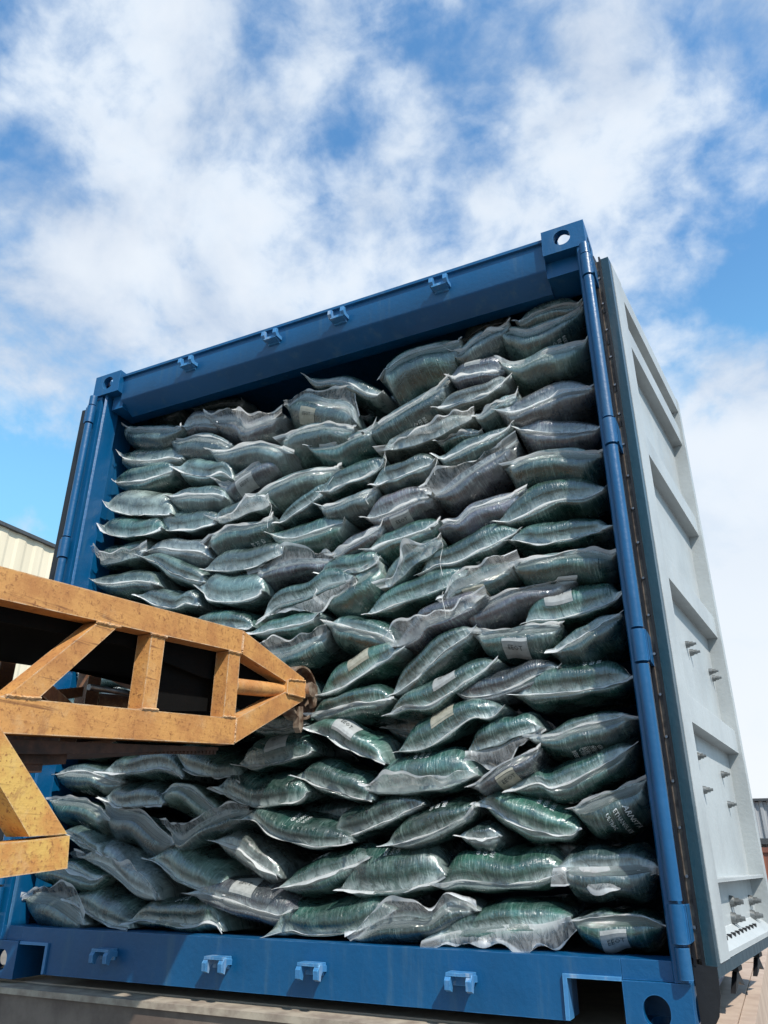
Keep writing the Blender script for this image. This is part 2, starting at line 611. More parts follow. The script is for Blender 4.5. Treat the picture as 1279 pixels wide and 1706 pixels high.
w2 = empty('warehouse', (6, 30, GZ))
tag(w2, 'grey corrugated metal shed seen beyond the open container door at the right edge', 'shed')
corrugated('wall', (0.5, 25), (14, 25), 1.0, 2.1, M_GSHEET, w2, 0.22, 0.05)
corrugated('wall', (0.5, 25.4), (14, 25.4), GZ, 0.9, M_GSHEET, w2, 0.22, 0.05)
box('roof_trim', (0.4, 24.85, 2.07), (14.1, 25.3, 2.14), M_ROOF, w2, 0.0)
prism('roof', [(25.0, 2.13), (40, 3.0), (40, 2.0), (25.0, 2.05)], 'x', 0.5, 14, M_GSHEET, w2, 0)
box('canopy_beam', (0.5, 24.7, 0.86), (14, 25.2, 1.02), M_ROOF, w2, 0.0)
rc = empty('storage_container', (5, 21.8, GZ))
tag(rc, 'rust red corrugated storage container below the grey shed at the right edge', 'container')
corrugated('side_panel', (0.9, 21.0), (8.0, 21.0), GZ + 0.15, 0.62, M_REDSH, rc, 0.28, 0.04)
box('top_rail', (0.9, 20.95, 0.6), (8.0, 21.08, 0.72), M_REDSH, rc, 0.0)
box('bottom_rail', (0.9, 20.95, GZ), (8.0, 21.08, GZ + 0.15), M_REDSH, rc, 0.0)
box('roof_panel', (0.9, 21.05, 0.6), (8.0, 23.4, 0.68), M_REDSH, rc, 0.0)

# ------------------------------------------------------------------ trailer under the container
tr = empty('flatbed_trailer', (1.22, 3.0, GZ))
tag(tr, 'brown steel flatbed trailer with pale worn edges carrying the blue container', 'trailer')
box('rear_beam', (-0.35, -0.055, -0.42), (2.49, 0.035, -0.034), M_TRAILER, tr, 0.004)
box('edge_lip', (-0.352, -0.066, -0.032), (2.50, 0.04, -0.014), M_LIP, tr, 0.003)
yy = 0.06
k = 0
while yy < 6.0:
    L = 0.62
    box('deck_plate', (-0.06, yy, -0.05), (2.50, yy + L - 0.008, -0.012 - 0.0015 * (k % 3)), M_DECK, tr, 0.002)
    yy += L
    k += 1
box('side_rail', (2.503, 0.04, -0.30), (2.545, 6.0, -0.016), M_DECK, tr, 0.004)
box('side_rail', (-0.11, 0.04, -0.30), (-0.065, 6.0, -0.016), M_DECK, tr, 0.004)
for xx in (0.75, 1.6):
    box('chassis_beam', (xx, 0.04, -0.55), (xx + 0.12, 6.0, -0.055), M_TRAILER, tr, 0.004)
for yy in (1.2, 2.5):
    cyl('axle', (0.1, yy, -0.78), (2.34, yy, -0.78), 0.06, M_TRAILER, tr)
    for xx in (0.0, 2.09):
        wv = cyl('wheel', (xx, yy, -0.78), (xx + 0.35, yy, -0.78), 0.47, M_TYRE, tr, n=40, bevel=0.03)
        cyl('rim', (xx - 0.004, yy, -0.78), (xx + 0.354, yy, -0.78), 0.27, M_STEEL, wv, n=32, bevel=0.01)

# ------------------------------------------------------------------ container shell
W_, H_, L_ = 2.438, 2.591, 6.058
ct = empty('shipping_container', (W_ / 2, L_ / 2, 0))
tag(ct, 'blue steel shipping container with both doors folded open, packed full of sacks', 'container')


def oblong(cx, cz, w, h, n=10):
    """rounded slot outline, taller or wider"""
    pts = []
    r = min(w, h) / 2 * 0.98
    for (sx, sz, a0) in ((1, 1, 0), (-1, 1, 90), (-1, -1, 180), (1, -1, 270)):
        for i in range(n):
            a = RAD(a0 + 90 * i / (n - 1))
            pts.append((cx + sx * (w / 2 - r) + r * math.cos(a), cz + sz * (h / 2 - r) + r * math.sin(a)))
    out = []
    for q in pts:
        if not out or (abs(q[0] - out[-1][0]) + abs(q[1] - out[-1][1])) > 1e-5:
            out.append(q)
    if abs(out[0][0] - out[-1][0]) + abs(out[0][1] - out[-1][1]) < 1e-5:
        out.pop()
    return out


def casting(x0, y0, z0, sx, sy, top):
    """corner block: outer corner at (x0,y0,z0), growing along sx, sy"""
    X, Y, Z = 0.162, 0.178, 0.118
    lo = (min(x0, x0 + sx * X), min(y0, y0 + sy * Y), z0)
    hi = (max(x0, x0 + sx * X), max(y0, y0 + sy * Y), z0 + Z)
    bm = bmesh.new()
    bm_box(bm, lo, hi)
    o = from_bm('corner_casting', bm, M_BLUE, ct, bevel=0.011, segs=3)
    th = 0.026
    cut = []
    bm = bmesh.new()
    bm_box(bm, tuple(a + th for a in lo), tuple(a - th for a in hi))
    cut.append(from_bm('c', bm, M_BLUE))
    cx = x0 + sx * 0.086
    cz = z0 + (0.064 if top else 0.056)
    bm = bmesh.new()
    bm_prism(bm, oblong(cx, cz, 0.064, 0.070), 'y', lo[1] - 0.1 if sy > 0 else hi[1] - 0.09, lo[1] + 0.09 if sy > 0 else hi[1] + 0.1)
    cut.append(from_bm('c', bm, M_BLUE))
    bm = bmesh.new()
    cy = y0 + sy * 0.089
    xo = x0
    bm_prism(bm, oblong(cy, cz, 0.075, 0.055), 'x', min(xo - sx * 0.1, xo + sx * 0.08), max(xo - sx * 0.1, xo + sx * 0.08))
    cut.append(from_bm('c', bm, M_BLUE))
    bm = bmesh.new()
    bm_prism(bm, oblong(x0 + sx * 0.081, cy, 0.064, 0.124), 'z', z0 + (0.05 if top else -0.1), z0 + (0.25 if top else 0.07))
    cut.append(from_bm('c', bm, M_BLUE))
    apply_boolean(o, cut)
    return o


for (x0, sx) in ((0, 1), (W_, -1)):
    for (z0, tp) in ((0, False), (H_ - 0.118, True)):
        casting(x0, 0, z0, sx, 1, tp)
        casting(x0, L_, z0, sx, -1, tp)

# posts (plan outlines)
PZ0, PZ1 = 0.119, H_ - 0.119
prism('corner_post', [(0.010, 0.012), (0.055, 0.012), (0.058, 0.035), (0.078, 0.035), (0.078, 0.010), (0.085, 0.018), (0.084, 0.100), (0.046, 0.102), (0.046, 0.185), (0.012, 0.185), (0.003, 0.10), (0.003, 0.02)], 'z', PZ0, PZ1, M_BLUE, ct, bevel=0.002)
prism('corner_post', [(2.397, 0.018), (2.402, 0.006), (2.420, 0.003), (2.433, 0.010), (2.437, 0.022), (2.437, 0.068), (2.432, 0.075), (2.432, 0.185), (2.414, 0.185), (2.412, 0.078), (2.397, 0.075)], 'z', PZ0, PZ1, M_BLUE, ct, bevel=0.004, segs=3)
prism('corner_post', [(0.003, L_ - 0.09), (0.09, L_ - 0.09), (0.09, L_ - 0.01), (0.003, L_ - 0.01)], 'z', PZ0, PZ1, M_BLUE, ct)
prism('corner_post', [(2.35, L_ - 0.09), (2.435, L_ - 0.09), (2.435, L_ - 0.01), (2.35, L_ - 0.01)], 'z', PZ0, PZ1, M_BLUE, ct)

# header: upright face, a small lip on top, and the sloping soffit below it
prism('door_header', [(0.030, 2.436), (0.030, 2.556), (0.018, 2.560), (0.018, 2.573), (0.19, 2.573), (0.19, 2.40), (0.118, 2.384), (0.112, 2.388), (0.036, 2.428)], 'x', 0.163, 2.275, M_BLUE, ct, bevel=0.003)
box('header_rail', (0.096, 0.045, 2.40), (0.163, 0.188, 2.472), M_BLUE, ct, 0.003)
box('header_rail', (2.275, 0.045, 2.40), (2.396, 0.188, 2.472), M_BLUE, ct, 0.003)

# sill with rounded lip and a notch beside each corner block
sill = prism('door_sill', [(0.163, 0.112), (0.163, 0.163), (2.275, 0.163), (2.275, 0.119), (2.132, 0.119), (2.132, 0.020), (0.298, 0.020), (0.298, 0.112)], 'y', 0.012, 0.13, M_BLUE, ct, bevel=0.009, segs=3)
box('sill_end', (0.012, 0.016, 0.119), (0.162, 0.13, 0.164), M_BLUE, ct, 0.005)
box('sill_end', (2.276, 0.016, 0.119), (2.40, 0.13, 0.164), M_BLUE, ct, 0.005)
# thin welded frames round the notches
prism('notch_frame', [(0.165, 0.108), (0.292, 0.108), (0.292, 0.022), (0.303, 0.022), (0.303, 0.117), (0.165, 0.117)], 'y', 0.004, 0.05, M_KEEP, ct, bevel=0.0015)
prism('notch_frame', [(2.274, 0.115), (2.137, 0.115), (2.137, 0.022), (2.126, 0.022), (2.126, 0.124), (2.274, 0.124)], 'y', 0.004, 0.05, M_KEEP, ct, bevel=0.0015)
box('floor', (0.09, 0.13, 0.10), (2.35, L_ - 0.1, 0.155), M_INNER, ct, 0.002)
box('bottom_rail', (0.004, 0.18, 0.02), (0.06, L_ - 0.18, 0.16), M_BLUE, ct, 0.003)
box('bottom_rail', (2.378, 0.18, 0.02), (2.434, L_ - 0.18, 0.16), M_BLUE, ct, 0.003)
box('top_rail', (0.004, 0.18, 2.50), (0.06, L_ - 0.18, 2.572), M_BLUE, ct, 0.003)
box('top_rail', (2.378, 0.18, 2.50), (2.434, L_ - 0.18, 2.572), M_BLUE, ct, 0.003)


def corr_side(name, x_in, x_out):
    bm = bmesh.new()
    pts = []
    y = 0.17
    while y < L_ - 0.1:
        for f, h in ((0, 0), (0.26, 0), (0.5, 1), (0.76, 1)):
            pts.append((x_in + (x_out - x_in) * h, min(y + f * 0.278, L_ - 0.1)))
        y += 0.278
    a = [bm.verts.new((q[0], q[1], 0.155)) for q in pts]
    b = [bm.verts.new((q[0], q[1], 2.51)) for q in pts]
    for i in range(len(pts) - 1):
        bm.faces.new((a[i], a[i + 1], b[i + 1], b[i]))
    return from_bm(name, bm, M_BLUE_IN, ct)


corr_side('side_wall', 0.050, 0.014)
corr_side('side_wall', 2.388, 2.424)
box('front_wall', (0.06, L_ - 0.06, 0.15), (2.38, L_ - 0.03, 2.5), M_BLUE_IN, ct)
bm = bmesh.new()
yy = 0.185
while yy < L_ - 0.2:
    bm_prism(bm, [(yy, 2.545), (yy + 0.05, 2.545), (yy + 0.065, 2.563), (yy + 0.115, 2.563), (yy + 0.13, 2.545), (yy + 0.17, 2.545), (yy + 0.17, 2.535), (yy, 2.535)], 'x', 0.06, 2.38)
    yy += 0.17
from_bm('roof_panel', bm, M_BLUE_IN, ct)

# cam keepers
def keeper(x, z, top):
    bm = bmesh.new()
    y0 = 0.029 if top else 0.011
    s = 1 if top else -1
    bm_box(bm, (x - 0.030, y0 - 0.006, z - 0.020), (x + 0.030, y0 + 0.002, z + 0.012))
    for sg in (-1, 1):
        # curled prong: root plate, then hooked tip
        bm_prism(bm, [(y0, z + s * -0.006), (y0 - 0.040, z + s * -0.010), (y0 - 0.052, z + s * 0.004), (y0 - 0.050, z + s * 0.026), (y0 - 0.034, z + s * 0.032), (y0 - 0.030, z + s * 0.016), (y0 - 0.022, z + s * 0.008), (y0, z + s * 0.010)],
                 'x', x + sg * 0.030 - 0.008, x + sg * 0.030 + 0.008)
    if top:
        bm_box(bm, (x - 0.030, y0 - 0.042, z - 0.014), (x + 0.030, y0 - 0.004, z - 0.004))
    else:
        bm_box(bm, (x - 0.036, y0 - 0.046, z + 0.006), (x + 0.036, y0 - 0.002, z + 0.014))
    return from_bm('cam_keeper', bm, M_KEEP, ct, bevel=0.0025, smooth=True)


for x in (0.584, 1.050, 1.388, 1.854):
    keeper(x, 2.497, True)
    keeper(x, 0.100, False)

# hinge columns: vertical barrel with knuckles, on the outer corner of each post
HZ = [(2.31, 2.41), (1.61, 1.71), (0.90, 1.00), (0.20, 0.295)]
zs = [PZ0 + 0.005]
for a, b in sorted(HZ):
    zs += [a, b]
zs += [PZ1 - 0.005]
for side in (0, 1):
    hx, hy = ((0.022, -0.012), (2.430, -0.006))[side]
    segs = []
    for i in range(len(zs) - 1):
        hinge = (i % 2 == 1)
        r = 0.021 if hinge else 0.018
        g = 0.004
        bm = bmesh.new()
        bm_cyl(bm, (hx, hy, zs[i] + g), (hx, hy, zs[i + 1] - g), r, n=24)
        if hinge:
            zz0, zz1 = zs[i] + 0.006, zs[i + 1] - 0.006
            if side:
                bm_box(bm, (hx, hy - 0.010, zz0), (hx + 0.024, hy + 0.004, zz1))
                bm_box(bm, (hx + 0.017, hy - 0.006, zz0), (hx + 0.024, 0.10, zz1))
            else:
                bm_box(bm, (hx - 0.028, hy - 0.010, zz0), (hx, hy + 0.006, zz1))
                bm_box(bm, (hx - 0.030, hy - 0.008, zz0), (hx - 0.022, 0.08, zz1))
        from_bm('hinge' if hinge else 'hinge_column', bm, M_BLUE, ct, bevel=0.003, smooth=True)

# ------------------------------------------------------------------ doors, folded back along the container's sides
FL = 0.108                                       # flare away from the side, radians


def door(side):
    """side +1: right door, inner face showing; -1: left door (mirror)"""
    dx = math.sin(FL)
    dy = math.cos(FL)
    ox, oy = (2.502, 0.082) if side > 0 else (-0.112, 0.070)
    # local frame: s along the door, t outward from the container, z up
    M = Matrix(((side * dx * 1.0, side * dy, 0, ox), (dy, -dx, 0, oy), (0, 0, 1, 0), (0, 0, 0, 1)))
    dr = bpy.data.objects.new('container_door', None)
    link(dr, ct)
    dr.matrix_parent_inverse = Matrix.Translation(-world_loc(ct))
    dr.location = (ox, oy, 0.15)
    dr.empty_display_size = 0.1
    Z0, Z1, SW = 0.155, 2.445, 1.165
    R = 0.055                                    # recess of the panel
    b = lambda n, lo, hi, m, bv=0.003: box(n, lo, hi, m, dr, bv, M)
    b('panel', (0.02, -R - 0.012, Z0 + 0.01), (SW - 0.02, -R, Z1 - 0.01), M_GREY, 0)
    b('stile', (0.034, -0.066, Z0), (0.165, 0.0, Z1), M_GREY, 0.006)
    b('stile', (SW - 0.045, -R - 0.008, Z0), (SW, 0.0, Z1), M_GREY, 0.004)
    b('rail', (0.166, -R, Z1 - 0.075), (SW - 0.046, -0.003, Z1), M_GREY, 0.004)
    # bottom rail as a sloped ledge
    prism('rail', [(-R, Z0), (-0.003, Z0), (-0.003, Z0 + 0.014), (-R, Z0 + 0.055)], 'x', 0.166, SW - 0.046, M_GREY, dr, 0.002, M)
    for zb in (2.19, 1.72, 1.25, 0.78):
        b('rib', (0.166, -R, zb), (SW - 0.046, -0.012, zb + 0.085), M_GREY, 0.004)
    b('rib', (0.166, -R, 0.335), (SW - 0.046, -0.006, 0.345), M_GREY, 0.001)
    # hinge edge: dark frame, gasket lips and the screwed retainer
    b('edge_frame', (-0.004, -0.030, Z0 - 0.004), (0.033, -0.002, Z1 + 0.004), M_TEAL, 0.003)
    b('edge_frame', (0.0, -0.032, Z0 - 0.030), (SW, -0.004, Z0 - 0.002), M_TEAL, 0.003)
    b('gasket', (-0.012, -0.0365, Z0 - 0.004), (0.020, -0.0305, Z1 + 0.012), M_RUBBER, 0.001)
    b('gasket', (-0.016, -0.0560, Z0 - 0.004), (0.020, -0.0500, Z1 + 0.022), M_RUBBER, 0.001)
    b('gasket', (0.0, -0.070, Z0 - 0.05), (SW, -0.060, Z0 - 0.005), M_RUBBER, 0.002)
    b('retainer', (-0.006, -0.0495, Z0 + 0.01), (0.02, -0.0370, Z1 - 0.004), M_RETAIN, 0.001)
    # screws along the retainer
    z = Z0 + 0.08
    me = None
    while z < Z1 - 0.05:
        bm = bmesh.new()
        bm_cyl(bm, M @ Vector((-0.006, -0.043, z)), M @ Vector((-0.011, -0.043, z)), 0.0055, 0.004, 10)
        from_bm('screw', bm, M_STEEL, dr, smooth=True)
        z += 0.118
    if side < 0:
        b('gasket', (-0.020, -0.080, Z0 - 0.004), (-0.005, 0.006, Z1 + 0.012), M_RUBBER, 0.002)
    if side > 0:
        # patches where the retainer is worn, slots at the top
        for zz in (2.375, 2.20, 2.06, 1.86, 1.72):
            b('slot', (-0.0085, -0.047, zz), (-0.002, -0.0395, zz + 0.020), M_RUBBER, 0.001)
        def bolt(s, z, r, l, n=6):
            bm = bmesh.new()
            bm_cyl(bm, M @ Vector((s, -R, z)), M @ Vector((s, -R + l * 0.35, z)), r * 1.5, r * 1.3, 14)
            bm_cyl(bm, M @ Vector((s, -R + l * 0.35, z)), M @ Vector((s, -R + l * 0.7, z)), r, r, n)
            bm_cyl(bm, M @ Vector((s, -R + l * 0.7, z)), M @ Vector((s, -R + l, z)), r * 0.55, r * 0.5, 10)
            from_bm('bolt', bm, M_BOLT, dr, smooth=True, bevel=0.0006)
        for (s, z) in ((0.60, 1.110), (0.655, 1.092), (1.02, 1.092), (1.07, 1.074)):
            bolt(s, z, 0.009, 0.036)
        for (s, z) in ((0.46, 0.703), (0.89, 0.683), (0.48, 0.600), (0.92, 0.580)):
            bolt(s, z, 0.009, 0.030)
        for (s, z) in ((0.63, 0.272), (1.02, 0.262), (0.61, 0.225), (1.00, 0.215)):
            bolt(s, z, 0.012, 0.04)
            bolt(s + 0.035, z - 0.006, 0.007, 0.035)
        for i in range(9):                       # weep holes along the bottom ledge
            s = 0.30 + i * 0.07
            b('drain_hole', (s, -0.036, Z0 + 0.026), (s + 0.016, -0.024, Z0 + 0.0415), M_RUBBER, 0)
        # locking rod feet hanging below the door
        for s in (0.50, 0.93):
            bm = bmesh.new()
            bm_cyl(bm, M @ Vector((s, -0.051, Z0 - 0.02)), M @ Vector((s, -0.05, Z0 - 0.07)), 0.008, n=12)
            bm_box(bm, (s - 0.035, -0.070, Z0 - 0.062), (s + 0.030, -0.035, Z0 - 0.050), M)
            bm_prism(bm, [(s - 0.014, Z0 - 0.066), (s + 0.014, Z0 - 0.066), (s + 0.080, Z0 - 0.108), (s + 0.03, Z0 - 0.100), (s, Z0 - 0.09), (s - 0.04, Z0 - 0.102), (s - 0.09, Z0 - 0.112)], 'y', -0.058, -0.044, M)
            from_bm('locking_rod_foot', bm, M_RUBBER, dr, smooth=True, bevel=0.002)
    return dr


door(1)
door(-1)
# black sheet added for the door's dark edge and the shadow beside it
prism('dark_gap_sheet', [(2.441, 0.155), (2.498, 0.150), (2.496, 0.09), (2.486, 0.045), (2.470, 0.020), (2.452, 0.012), (2.441, 0.012)], 'y', 0.074, 0.080, M_RUBBER, ct, 0.001)

# ------------------------------------------------------------------ loading conveyor
cv = empty('loading_conveyor', (1.0, -2.4, GZ))
tag(cv, 'orange steel lattice boom of a loading conveyor reaching into the sack pile', 'conveyor')
SL = 0.096                                       # rise of the boom per metre
ZT = lambda y: 0.953 + (y + 1.237) * SL          # top of the upper chord
ZL = lambda y: 0.691 + (y + 1.170) * SL          # top of the lower chord
YE = -0.36
YB = -4.2


def bar_poly(pts, x, wx, mat, name, parent=cv, bevel=0.006):
    """member drawn as its side outline (y, z), with its width along x"""
    return prism(name, pts, 'x', x - wx, x, mat, parent, bevel, segs=2)


for (X, mat, dY) in ((1.30, M_ORANGE, 0.0), (0.74, M_FRAME_SHADE, 0.0)):
    wx = 0.052
    bar_poly([(YB, ZT(YB) - 0.070), (YE - 0.003, ZT(YE) - 0.070), (YE - 0.003, ZT(YE)), (YB, ZT(YB))], X, wx, mat, 'upper_chord')
    bar_poly([(YB, ZL(YB) - 0.068), (YE, ZL(YE) - 0.074), (YE, ZL(YE)), (YB, ZL(YB))], X, wx, mat, 'lower_chord')
    # uprights
    for (a, b) in ((-0.756, -0.704), (-0.420, -0.364), (-1.55, -1.50), (-2.3, -2.25), (-3.1, -3.05)):
        bar_poly([(a, ZL(a) + 0.002), (b, ZL(b) + 0.002), (b, ZT(b) - 0.072), (a, ZT(a) - 0.072)], X - 0.002, wx - 0.004, mat, 'upright', bevel=0.003)
    # diagonals
    for (y0, y1, y2, y3) in ((-1.153, -1.075, -0.878, -0.943), (-1.95, -1.87, -1.62, -1.69), (-2.7, -2.62, -2.38, -2.45)):
        bar_poly([(y0, ZL(y0) + 0.002), (y1, ZL(y1) + 0.002), (y2, ZT(y2) - 0.072), (y3, ZT(y3) - 0.072)], X - 0.001, wx - 0.003, mat, 'diagonal', bevel=0.003)
    # nose: two converging members, round stay and hub
    tip = 0.012
    bar_poly([(YE, ZT(YE) - 0.072), (YE, ZT(YE)), (tip, 0.962), (tip, 0.915), (-0.075, 0.925)], X, wx, mat, 'nose_member')
    bar_poly([(YE, ZL(YE) - 0.072), (YE, ZL(YE) + 0.0), (-0.075, 0.908), (tip, 0.913), (tip, 0.885)], X, wx, mat, 'nose_member')
    cyl('stay', (X - 0.026, YE, 0.868), (X - 0.026, -0.07, 0.905), 0.024, mat, cv, n=24)
    bar_poly([(-0.10, 0.890), (-0.10, 0.935), (tip + 0.004, 0.950), (tip + 0.004, 0.895)], X + 0.006, 0.064, mat, 'nose_plate', bevel=0.004)
    cyl('shaft_end', (X - 0.03, 0.035, 0.925), (X + 0.022, 0.035, 0.925), 0.024, M_ROLLER, cv, n=20, bevel=0.003)
# weld beads at the joints of the near side frame
def bead(p, q, seed):
    r_ = random.Random(seed)
    p, q = Vector(p), Vector(q)
    n = max(4, int((q - p).length / 0.006))
    pts = [p.lerp(q, i / n) + Vector((r_.uniform(-.0008, .0008), r_.uniform(-.001, .001), r_.uniform(-.0012, .0012))) for i in range(n + 1)]
    bm = bmesh.new()
    bm_tube(bm, pts, 0.0034, 6)
    from_bm('weld_bead', bm, M_ORANGE, cv, smooth=True)


for i, (a, b) in enumerate(((-0.760, -0.700), (-0.424, -0.364), (-1.16, -1.07))):
    bead((1.3005, a, ZL(a) + 0.003), (1.3005, b, ZL(b) + 0.003), i)
for i, (a, b) in enumerate(((-0.760, -0.700), (-0.424, -0.364), (-0.95, -0.872))):
    bead((1.3005, a, ZT(a) - 0.073), (1.3005, b, ZT(b) - 0.073), 10 + i)
bead((1.3008, YE, ZT(YE) - 0.068), (1.3008, YE, ZT(YE) - 0.004), 20)
bead((1.3008, YE, ZL(YE) - 0.068), (1.3008, YE, ZL(YE) - 0.004), 21)
bead((1.307, -0.095, 0.937), (1.307, 0.008, 0.951), 22)
bead((1.307, -0.095, 0.889), (1.307, 0.008, 0.894), 23)
# cross members between the side frames
for (y, z) in ((-0.60, 0.70), (-0.95, 0.62), (-1.5, 0.60), (-2.3, 0.52), (-3.2, 0.45)):
    box('cross_member', (0.745, y, z), (1.245, y + 0.05, z + 0.045), M_FRAME_SHADE, cv, 0.003)
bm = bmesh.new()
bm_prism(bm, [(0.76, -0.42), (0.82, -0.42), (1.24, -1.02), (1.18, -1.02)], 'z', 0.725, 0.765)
from_bm('brace', bm, M_FRAME_SHADE, cv, bevel=0.003)
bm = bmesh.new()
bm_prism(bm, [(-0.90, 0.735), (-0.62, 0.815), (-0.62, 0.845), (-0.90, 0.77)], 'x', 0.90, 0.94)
from_bm('brace', bm, M_FRAME_SHADE, cv, bevel=0.003)
# belt: carrying run, drum at the nose, return run with cleats
DR = 0.070
DY, DZ = 0.020, 0.922
bm = bmesh.new()
prof_o, prof_i = [], []
TH = 0.010
up_end = ZT(YB) + 0.012
lo_end = ZT(YB) - 0.075
prof_o.append((YB, up_end))
prof_i.append((YB, up_end - TH))
for i in range(15):
    a = RAD(97 - 187 * i / 14)
    prof_o.append((DY + (DR + TH) * math.cos(a), DZ + (DR + TH) * math.sin(a)))
    prof_i.append((DY + DR * math.cos(a), DZ + DR * math.sin(a)))
prof_o += [(-0.20, ZT(-0.20) - 0.085 - TH), (YB, lo_end - TH)]
prof_i += [(-0.20, ZT(-0.20) - 0.085), (YB, lo_end)]
x0, x1 = 0.76, 1.235
ro0 = [bm.verts.new((x0, *q)) for q in prof_o]
ro1 = [bm.verts.new((x1, *q)) for q in prof_o]
ri0 = [bm.verts.new((x0, *q)) for q in prof_i]
ri1 = [bm.verts.new((x1, *q)) for q in prof_i]
for i in range(len(prof_o) - 1):
    bm.faces.new((ro0[i], ro1[i], ro1[i + 1], ro0[i + 1]))
    bm.faces.new((ri0[i + 1], ri1[i + 1], ri1[i], ri0[i]))
    bm.faces.new((ro1[i], ri1[i], ri1[i + 1], ro1[i + 1]))
    bm.faces.new((ri0[i], ro0[i], ro0[i + 1], ri0[i + 1]))
from_bm('belt', bm, M_BELT, cv, smooth=True)
# nose drum with open rim and spokes
dm = cyl('drum', (0.765, DY, DZ), (1.228, DY, DZ), DR - 0.004, M_ROLLER, cv, n=40, bevel=0.002)
bm = bmesh.new()
for r0, r1, xa, xb in ((DR + 0.022, DR + 0.015, 1.236, 1.290),):
    n = 40
    ring = []
    for i in range(n):
        a = 2 * math.pi * i / n
        ring.append([bm.verts.new((x, DY + 0.012 + r * math.cos(a), DZ - 0.004 + r * math.sin(a))) for x, r in ((xa, r0), (xb, r0), (xb, r1), (xa, r1))])
    for i in range(n):
        for k_ in range(4):
            bm.faces.new((ring[i][k_], ring[(i + 1) % n][k_], ring[(i + 1) % n][(k_ + 1) % 4], ring[i][(k_ + 1) % 4]))
from_bm('drum_flange', bm, M_ROLLER, cv, smooth=True)
for k_ in range(5):
    a = RAD(20 + 72 * k_)
    bm = bmesh.new()
    bm_cyl(bm, (1.262, DY + 0.012, DZ - 0.004), (1.262, DY + 0.012 + (DR + 0.016) * math.cos(a), DZ - 0.004 + (DR + 0.016) * math.sin(a)), 0.010, 0.014, 10)
    from_bm('spoke', bm, M_RUSTDARK, cv, smooth=True)
prism('bearing_bracket', [(0.045, 0.955), (0.085, 0.948), (0.090, 0.905), (0.066, 0.868), (0.050, 0.905)], 'x', 1.295, 1.312, M_ROLLER, cv, 0.003)
prism('scraper', [(0.00, 0.865), (0.028, 0.868), (0.034, 0.800), (0.022, 0.780), (0.004, 0.795)], 'x', 1.270, 1.292, M_ROLLER, cv, 0.003)
# side skirts that hide the rollers
prism('skirt', [(YB, ZT(YB) - 0.01), (-0.08, ZT(-0.08) - 0.055), (-0.12, ZT(-0.12) - 0.15), (-0.45, ZT(-0.45) - 0.15), (-0.78, ZT(-0.78) - 0.10), (YB, ZT(YB) - 0.10)], 'x', 1.228, 1.234, M_BELT, cv, 0)
prism('skirt', [(-0.68, ZT(-0.68) - 0.02), (-0.34, ZT(-0.34) - 0.02), (-0.32, ZL(-0.32) + 0.03), (-0.66, ZL(-0.66) + 0.01)], 'x', 1.205, 1.211, M_BELT, cv, 0)
prism('skirt', [(YB, ZT(YB)), (-0.15, ZT(-0.15) - 0.02), (-0.16, 0.93), (-0.75, 0.915), (YB, ZT(YB) - 0.10)], 'x', 0.79, 0.796, M_BELT, cv, 0)
box('guard_strip', (1.19, -2.2, 0.775), (1.20, -1.16, 0.80), M_STEEL, cv, 0.002)
box('guard_strip', (1.19, -2.2, 0.755), (1.20, -1.16, 0.768), M_RUSTDARK, cv, 0.002)
cyl('tie_rod', (1.15, -0.80, 0.792), (1.15, -0.15, 0.838), 0.008, M_STEEL, cv, n=10)
# rusty pan under the lower chord with a toothed lower edge
prism('bottom_pan', [(YB, ZL(YB) - 0.085), (YE - 0.04, ZL(YE - 0.04) - 0.082), (YE - 0.04, ZL(YE) - 0.094), (-0.98, ZL(-0.98) - 0.110), (YB, ZL(YB) - 0.13)], 'x', 0.76, 1.275, M_RUSTDARK, cv, 0.002)
ty = YE - 0.05
while ty > -1.0:
    z = ZL(ty) - 0.094
    prism('tooth', [(ty - 0.006, z + 0.004), (ty + 0.006, z + 0.004), (ty + 0.004, z - 0.007), (ty - 0.004, z - 0.007)], 'x', 1.235, 1.272, M_RUSTDARK, cv, 0)
    ty -= 0.016
# stepped plates further down the pan
for (ya, yb, dz) in ((-1.25, -0.93, 0.030), (-1.25, -0.99, 0.048), (-1.25, -1.03, 0.066), (-1.6, -1.06, 0.09)):
    prism('pan_plate', [(ya, ZL(ya) - 0.10), (yb, ZL(yb) - 0.10), (yb, ZL(yb) - 0.10 - dz), (ya, ZL(ya) - 0.10 - dz)], 'x', 0.95 + dz, 1.262 - dz * 0.2, M_RUSTDARK, cv, 0.001)

# lower yellow support frame of the conveyor
X2 = 1.36
pp = lambda x, y: tuple(float(v) for v in at_x(x, y, X2)[1:])
A = [pp(-400, 1452), pp(-400, 1520), pp(112, 1447), pp(116, 1392)]
prism('support_beam', A, 'x', X2 - 0.07, X2, M_YELLOW, cv, 0.006)
B = [pp(-60, 1100), pp(2, 1212), pp(113, 1389.5), pp(50, 1394), pp(-60, 1205)]
prism('support_strut', B, 'x', X2 - 0.068, X2 - 0.002, M_YELLOW, cv, 0.004)
prism('support_strut', [pp(-30, 1160), pp(2, 1212), pp(-180, 1430), pp(-240, 1440)], 'x', X2 - 0.30, X2 - 0.24, M_YELLOW, cv, 0.004)
A2 = [(q[0], q[1]) for q in A]
prism('support_beam', A2, 'x', 0.70, 0.77, M_FRAME_SHADE, cv, 0.006)
